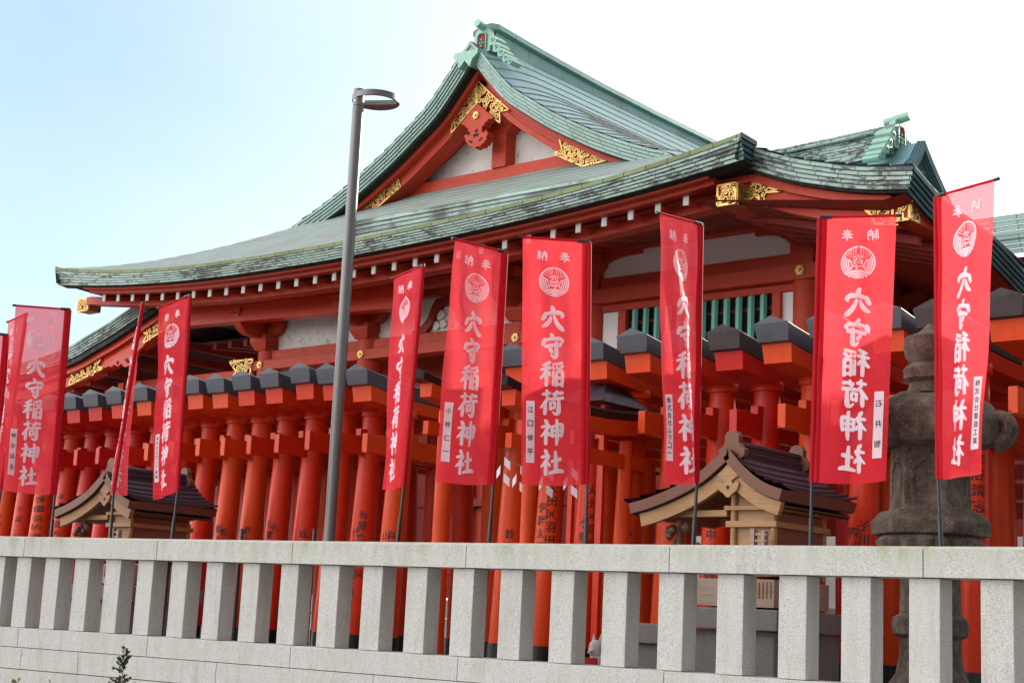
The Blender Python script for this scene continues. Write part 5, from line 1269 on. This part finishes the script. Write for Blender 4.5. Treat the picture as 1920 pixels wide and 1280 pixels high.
for i, (x, za) in enumerate(g1 + g2):
    lab = (where1 + where2)[i]
    pm = M['torii'][[1, 0, 1, 0, 1, 0, 2, 2, 2, 0, 1, 0, 1, 1, 0, 0, 0, 0, 1][i] if i < 19 else [1, 1, 0, 1, 1, 0, 2, 1, 0, 1, 0, 1, 0][i - 19]]
    cm = M['slate']
    if i >= 19 and i - 19 in (6,): cm = M['rim2'] if 'rim2' in M else M['slate_brown']
    if i >= 19 and i - 19 >= 10: cm = M['slate_brown']
    sc = (za - Z0) / 3.66
    if i < 2 or i not in (5, 8): 
        pass
    if not gates:
        proto = torii((x, YC, Z0), pm, cm, lab, 1.0); root = proto; root.scale = (1, 1, sc)
    else:
        root = proto.copy(); COL.objects.link(root); root.location = (x, YC + rnd.uniform(-.02, .02), Z0); root.scale = (1, 1, sc); root['label'] = lab
        for ch in list(proto.children):
            c_ = ch.copy(); COL.objects.link(c_); c_.parent = root
            kind = ch.name.split('.')[0]
            if kind in ('column', 'column_collar', 'wedge', 'lower_lintel', 'tie_beam', 'top_lintel'):
                c_.material_slots[0].link = 'OBJECT'; c_.material_slots[0].material = cm if kind == 'top_lintel' else pm
    root.rotation_euler = (0, 0, R(rnd.uniform(-.5, .5)) if gates else 0)
    gates.append(root)
txt = {2: [(20, 1.9, '令和二年吉日')], 3: [(30, 2.0, '平成二年吉日')], 4: [(20, 2.15, '平成十年吉日'), (48, 2.3, '本多商店奉納')], 5: [(30, 2.2, '本多三郎奉納')], 6: [(38, 1.95, '福田商店奉納')], 12: [(12, 1.66, '松下商店'), (44, 1.62, '松下正')], 13: [(34, 1.64, '藤本')], 14: [(14, 1.72, '陳建国'), (46, 1.68, '陳')], 15: [(40, 1.6, '成田工務店')], 16: [(30, 1.62, '中村')],
 17: [(10, 1.62, '代表取締役田中'), (40, 1.85, '有限会社代表')], 18: [(10, 1.60, '山本寿人'), (36, 1.62, '高橋')],
 19: [(34, 1.6, '鈴木太一')], 20: [(2, 1.90, '伊藤太郎'), (44, 2.12, '大田区羽田太郎')], 21: [(44, 2.1, '大田区羽田六'), (16, 1.72, '令和三年')], 22: [(6, 1.62, '代六十'), (36, 1.64, '広七月吉日')], 24: [(10, 1.6, '中川奉納')], 25: [(12, 1.7, '平成九年')],
 26: [(12, 1.9, '株式会社大福商店'), (44, 1.95, '年九月吉日')], 27: [(-26, 1.62, '学'), (0, 1.62, '令大'), (28, 1.68, '子川')], 28: [(20, 1.6, '奉納大野')], 29: [(10, 2.3, '染谷君子 染谷'), (44, 2.3, '染谷清志 染谷')]}
for i, cols in txt.items():
    inscribe(gates[i], [(a, z - .0, t, .105 if len(c_) < 4 else .115) for (a, z, t), c_ in zip(cols, [c[2] for c in cols])])
# --- smaller torii inside the gap
def small_torii(x, y0, span, zk, r, lab):
    t = thing('small_torii_gate', lab, 'torii', (x, y0, Z0)); y1 = y0 + span
    pm = M['torii'][1]
    for Y in (y0, y1):
        s = MB(); s.tube([(x, Y, Z0), (x, Y, zk - .28)], r, 20); s.build('column', pm, t, smooth=True)
    s = MB(); rows = []; rows2 = []
    for i in range(21):
        q = -1 + i / 10; Y = (y0 + y1) / 2 + q * (span / 2 + .52); l = .12 * abs(q) ** 2.5
        rows.append([(x - .09, Y, zk - .10 + l), (x - .12, Y + q * .02, zk - .02 + l), (x, Y + q * .03, zk + .02 + l), (x + .12, Y + q * .02, zk - .02 + l), (x + .09, Y, zk - .10 + l), (x - .09, Y, zk - .10 + l)])
        Y = (y0 + y1) / 2 + q * (span / 2 + .38)
        rows2.append([(x - .085, Y, zk - .26 + l * .8), (x - .09, Y, zk - .104 + l), (x + .09, Y, zk - .104 + l), (x + .085, Y, zk - .26 + l * .8), (x - .085, Y, zk - .26 + l * .8)])
    s.grid(rows); s.face(rows[0][:-1][::-1]); s.face(rows[-1][:-1]); s.build('top_lintel', M['black'], t, bevel=.004)
    s = MB(); s.grid(rows2); s.face(rows2[0][:-1][::-1]); s.face(rows2[-1][:-1]); s.build('lower_lintel', pm, t, bevel=.004)
    s = MB(); s.box(x - .04, x + .04, y0 - .35, y1 + .35, zk - .58, zk - .43); s.build('tie_beam', pm, t, bevel=.004)
    return t
small_torii(-9.66, 11.6, 1.59, 3.80, .072, 'slim small torii gate with black curved lintel left of the pale miniature shrine')
small_torii(-11.75, 12.6, 1.6, 4.15, .10, 'smaller torii gate with black lintel and white beam ends right of the curled strip banner')
t = thing('roofed_offering_box', 'little dark sloped roof box tucked behind the slim torii gate', 'small shrine', (-10.0, 13.0, Z0))
s = MB(); s.hexa([(-10.35, 12.7, 3.9), (-9.65, 12.7, 3.9), (-9.65, 13.6, 3.9), (-10.35, 13.6, 3.9), (-10.1, 13.0, 4.12), (-9.8, 13.0, 4.12), (-9.8, 13.3, 4.12), (-10.1, 13.3, 4.12)]); s.build('roof', M['roof_brown'], t)
s = MB()
for X in (-10.2, -9.8):
    for Y in (12.9, 13.4): s.box(X, X + .06, Y, Y + .06, .95, 3.89)
s.build('frame', M['torii'][0], t)
# --- straw rope with paper streamers
rope = thing('paper_streamer_rope', 'thin rope with white zigzag paper streamers behind the square sunlit banner', 'streamer rope', (-10.5, 11.9, 2.9))
rp = [(945, 855), (985, 880), (1030, 888), (1080, 880), (1096, 862)]
s = MB(); s.tube([atY(x, y, 11.9) for x, y in rp], .006, 6); s.build('rope', M['joint'], rope)
for (x, y) in ((944, 856), (974, 872), (1024, 876), (1070, 876)):
    p = atY(x, y, 11.88); s = MB(); w = .085
    for k in range(3):
        a = p + Vector((.05 * (-1) ** k * .5 - .01, 0, -.085 * k)); b_ = a + Vector((.065 * (-1) ** k, .02, -.055))
        s.hexa([tuple(a + Vector((0, d, 0))) for d in (0, .003)][::1] + [tuple(b_ + Vector((0, .003, 0))), tuple(b_)] + [tuple(a + Vector((0, d, -w))) for d in (0, .003)] + [tuple(b_ + Vector((0, .003, -w))), tuple(b_ + Vector((0, 0, -w)))])
    s.build('paper_streamer', M['paper'], rope)
# --- small white fox figure behind the fence
fx_ = thing('fox_statue', 'small white fox figure with a red bib glimpsed between two fence posts', 'fox statue', (-8.25, 10.95, Z0))
s = MB(); c0 = Vector((-8.25, 10.95, 0))
s.lathe(c0, [(0, .95), (.11, .95), (.125, 1.02), (.115, 1.12), (.085, 1.22), (.06, 1.29), (.05, 1.31)], 16)
s.lathe(c0 + Vector((.0, -.03, 0)), [(0, 1.28), (.045, 1.30), (.062, 1.35), (.055, 1.40), (.03, 1.43), (0, 1.435)], 14, caps=False)
s.tube([c0 + Vector((.0, -.06, 1.345)), c0 + Vector((0, -.13, 1.325))], [.035, .012], 10)
for sx_ in (-.032, .032): s.tube([c0 + Vector((sx_, -.01, 1.40)), c0 + Vector((sx_ * 1.3, -.01, 1.485))], [.022, .003], 8)
for sx_ in (-.05, .05): s.tube([c0 + Vector((sx_, -.07, 1.2)), c0 + Vector((sx_, -.10, .96)), c0 + Vector((sx_, -.13, .955))], [.028, .024, .02], 8)
s.tube([c0 + Vector((.06, .1, 1.0)), c0 + Vector((.13, .12, 1.12)), c0 + Vector((.12, .1, 1.28))], [.03, .045, .01], 10)
s.build('body', M['fox'], fx_, smooth=True)
s = MB(); s.prism([c0 + Vector((a, -.115, z)) for a, z in ((-.07, 1.28), (.07, 1.28), (.08, 1.2), (.0, 1.13), (-.08, 1.2))], (0, .02, 0)); s.build('bib', M['torii'][2], fx_)
# second row backing: pale garden wall behind tunnel at right
gw = thing('precinct_wall', 'pale wall on grey stone courses seen between the gate columns', 'wall', (-12, 18.2, Z0))
s = MB(); s.box(-13.8, 3, 18.6, 18.8, 1.9, 2.9); s.build('plaster_face', M['plaster_clean'], gw)
for k in range(4):
    s = MB(); x0 = -14 + (k % 2) * .4
    s.box(-14, 3, 18.5, 18.85, .95 + .25 * k, 1.19 + .25 * k); s.build('stone_course', M['stone_wall'], gw, bevel=.008)
# louvred screen (pale slats) between the column rows on the right
lv = thing('slatted_screen', 'dark screen of horizontal boards behind the slim torii gate', 'screen', (-9.5, 16.6, Z0))
for k in range(10):
    z = 2.3 + .22 * k
    if z < 2.75: continue
    s = MB(); s.hexa([(-12.6, 16.75, z), (-3, 16.75, z), (-3, 16.9, z + .03), (-12.6, 16.9, z + .03), (-12.6, 16.75, z + .17), (-3, 16.75, z + .17), (-3, 16.9, z + .2), (-12.6, 16.9, z + .2)]); s.build('board', M['hall_red_dark'], lv)
for X in (-12.6, -10.2, -7.8, -5.4):
    s = MB(); s.box(X, X + .1, 16.92, 17.02, .95, 4.7); s.build('post', M['hall_red_dark'], lv)

# ------------------------------------------------------------------ foreground plants
def sprig(x, y, z0, z1, lab):
    t = thing('juniper_shrub', lab, 'shrub', (x, y, z0)); rnd = random.Random(3)
    s = MB(); f = MB(); H = z1 - z0
    s.tube([(x, y, z0), (x + .01, y, z0 + H * .5), (x - .005, y, z1 - .02)], [.010, .006, .002], 6)
    for k in range(70):
        u = rnd.random() ** .9; z = z0 + H * (.12 + .86 * u); ln_ = (.15 * (1 - u) + .035) * rnd.uniform(.5, 1.15)
        if .42 < u < .6: ln_ *= .5
        a = rnd.uniform(0, 6.28); d = Vector((math.cos(a), math.sin(a), rnd.uniform(.2, .9))).normalized(); p0 = Vector((x, y, z)); p1 = p0 + d * ln_
        s.tube([p0, p1], [.003, .001], 4)
        for j in range(int(10 + ln_ * 150)):
            q = p0.lerp(p1, rnd.uniform(.15, 1)); dd = (d + Vector((rnd.uniform(-1, 1), rnd.uniform(-1, 1), rnd.uniform(-.6, .8))) * .9).normalized() * rnd.uniform(.016, .036)
            n_ = dd.cross(Vector((rnd.uniform(-1, 1), rnd.uniform(-1, 1), .3))).normalized() * .0065
            f.face([q - n_ * .4, q + dd * .5 - n_, q + dd, q + dd * .5 + n_])
    s.build('stem', M['wood_grey'], t); f.build('foliage', M['leaf_dark'], t)
P = atY(228, 1275, 8.6); Q = atY(231, 1213, 8.6)
sprig(P.x, 8.6, Q.z - .62, Q.z, 'slender dark evergreen sprig in front of the lower fence wall')
def tuft(px, py, lab, n=26, r=.10):
    c = atY(px, py, 8.5); t = thing('leafy_shrub', lab, 'shrub', (c.x, c.y, c.z - .3), 'leafy shrub tips at the bottom left'); rnd = random.Random(px); f = MB(); s = MB()
    s.tube([(c.x, c.y, c.z - .5), (c.x, c.y, c.z - .02)], .006, 6)
    for k in range(n):
        a = rnd.uniform(0, 6.28); e = rnd.uniform(-.1, 1.3); d = Vector((math.cos(a) * math.cos(e), math.sin(a) * math.cos(e), math.sin(e))); L_ = rnd.uniform(.5, 1) * r * .75
        b0 = Vector((c.x, c.y, c.z)) + Vector((rnd.uniform(-.03, .03), rnd.uniform(-.03, .03), rnd.uniform(-.06, .0)))
        w_ = d.cross(Vector((0, 0, 1)) if abs(d.z) < .9 else Vector((1, 0, 0))).normalized() * L_ * .2
        f.face([b0, b0 + d * L_ * .45 - w_, b0 + d * L_, b0 + d * L_ * .45 + w_])
    s.build('stem', M['wood_grey'], t); f.build('foliage', M['leaf_light'], t)
tuft(30, 1278, 'fresh green leafy shrub tip at the bottom left corner')
tuft(94, 1280, 'small fresh green shrub tip right of the corner one', 18, .08)
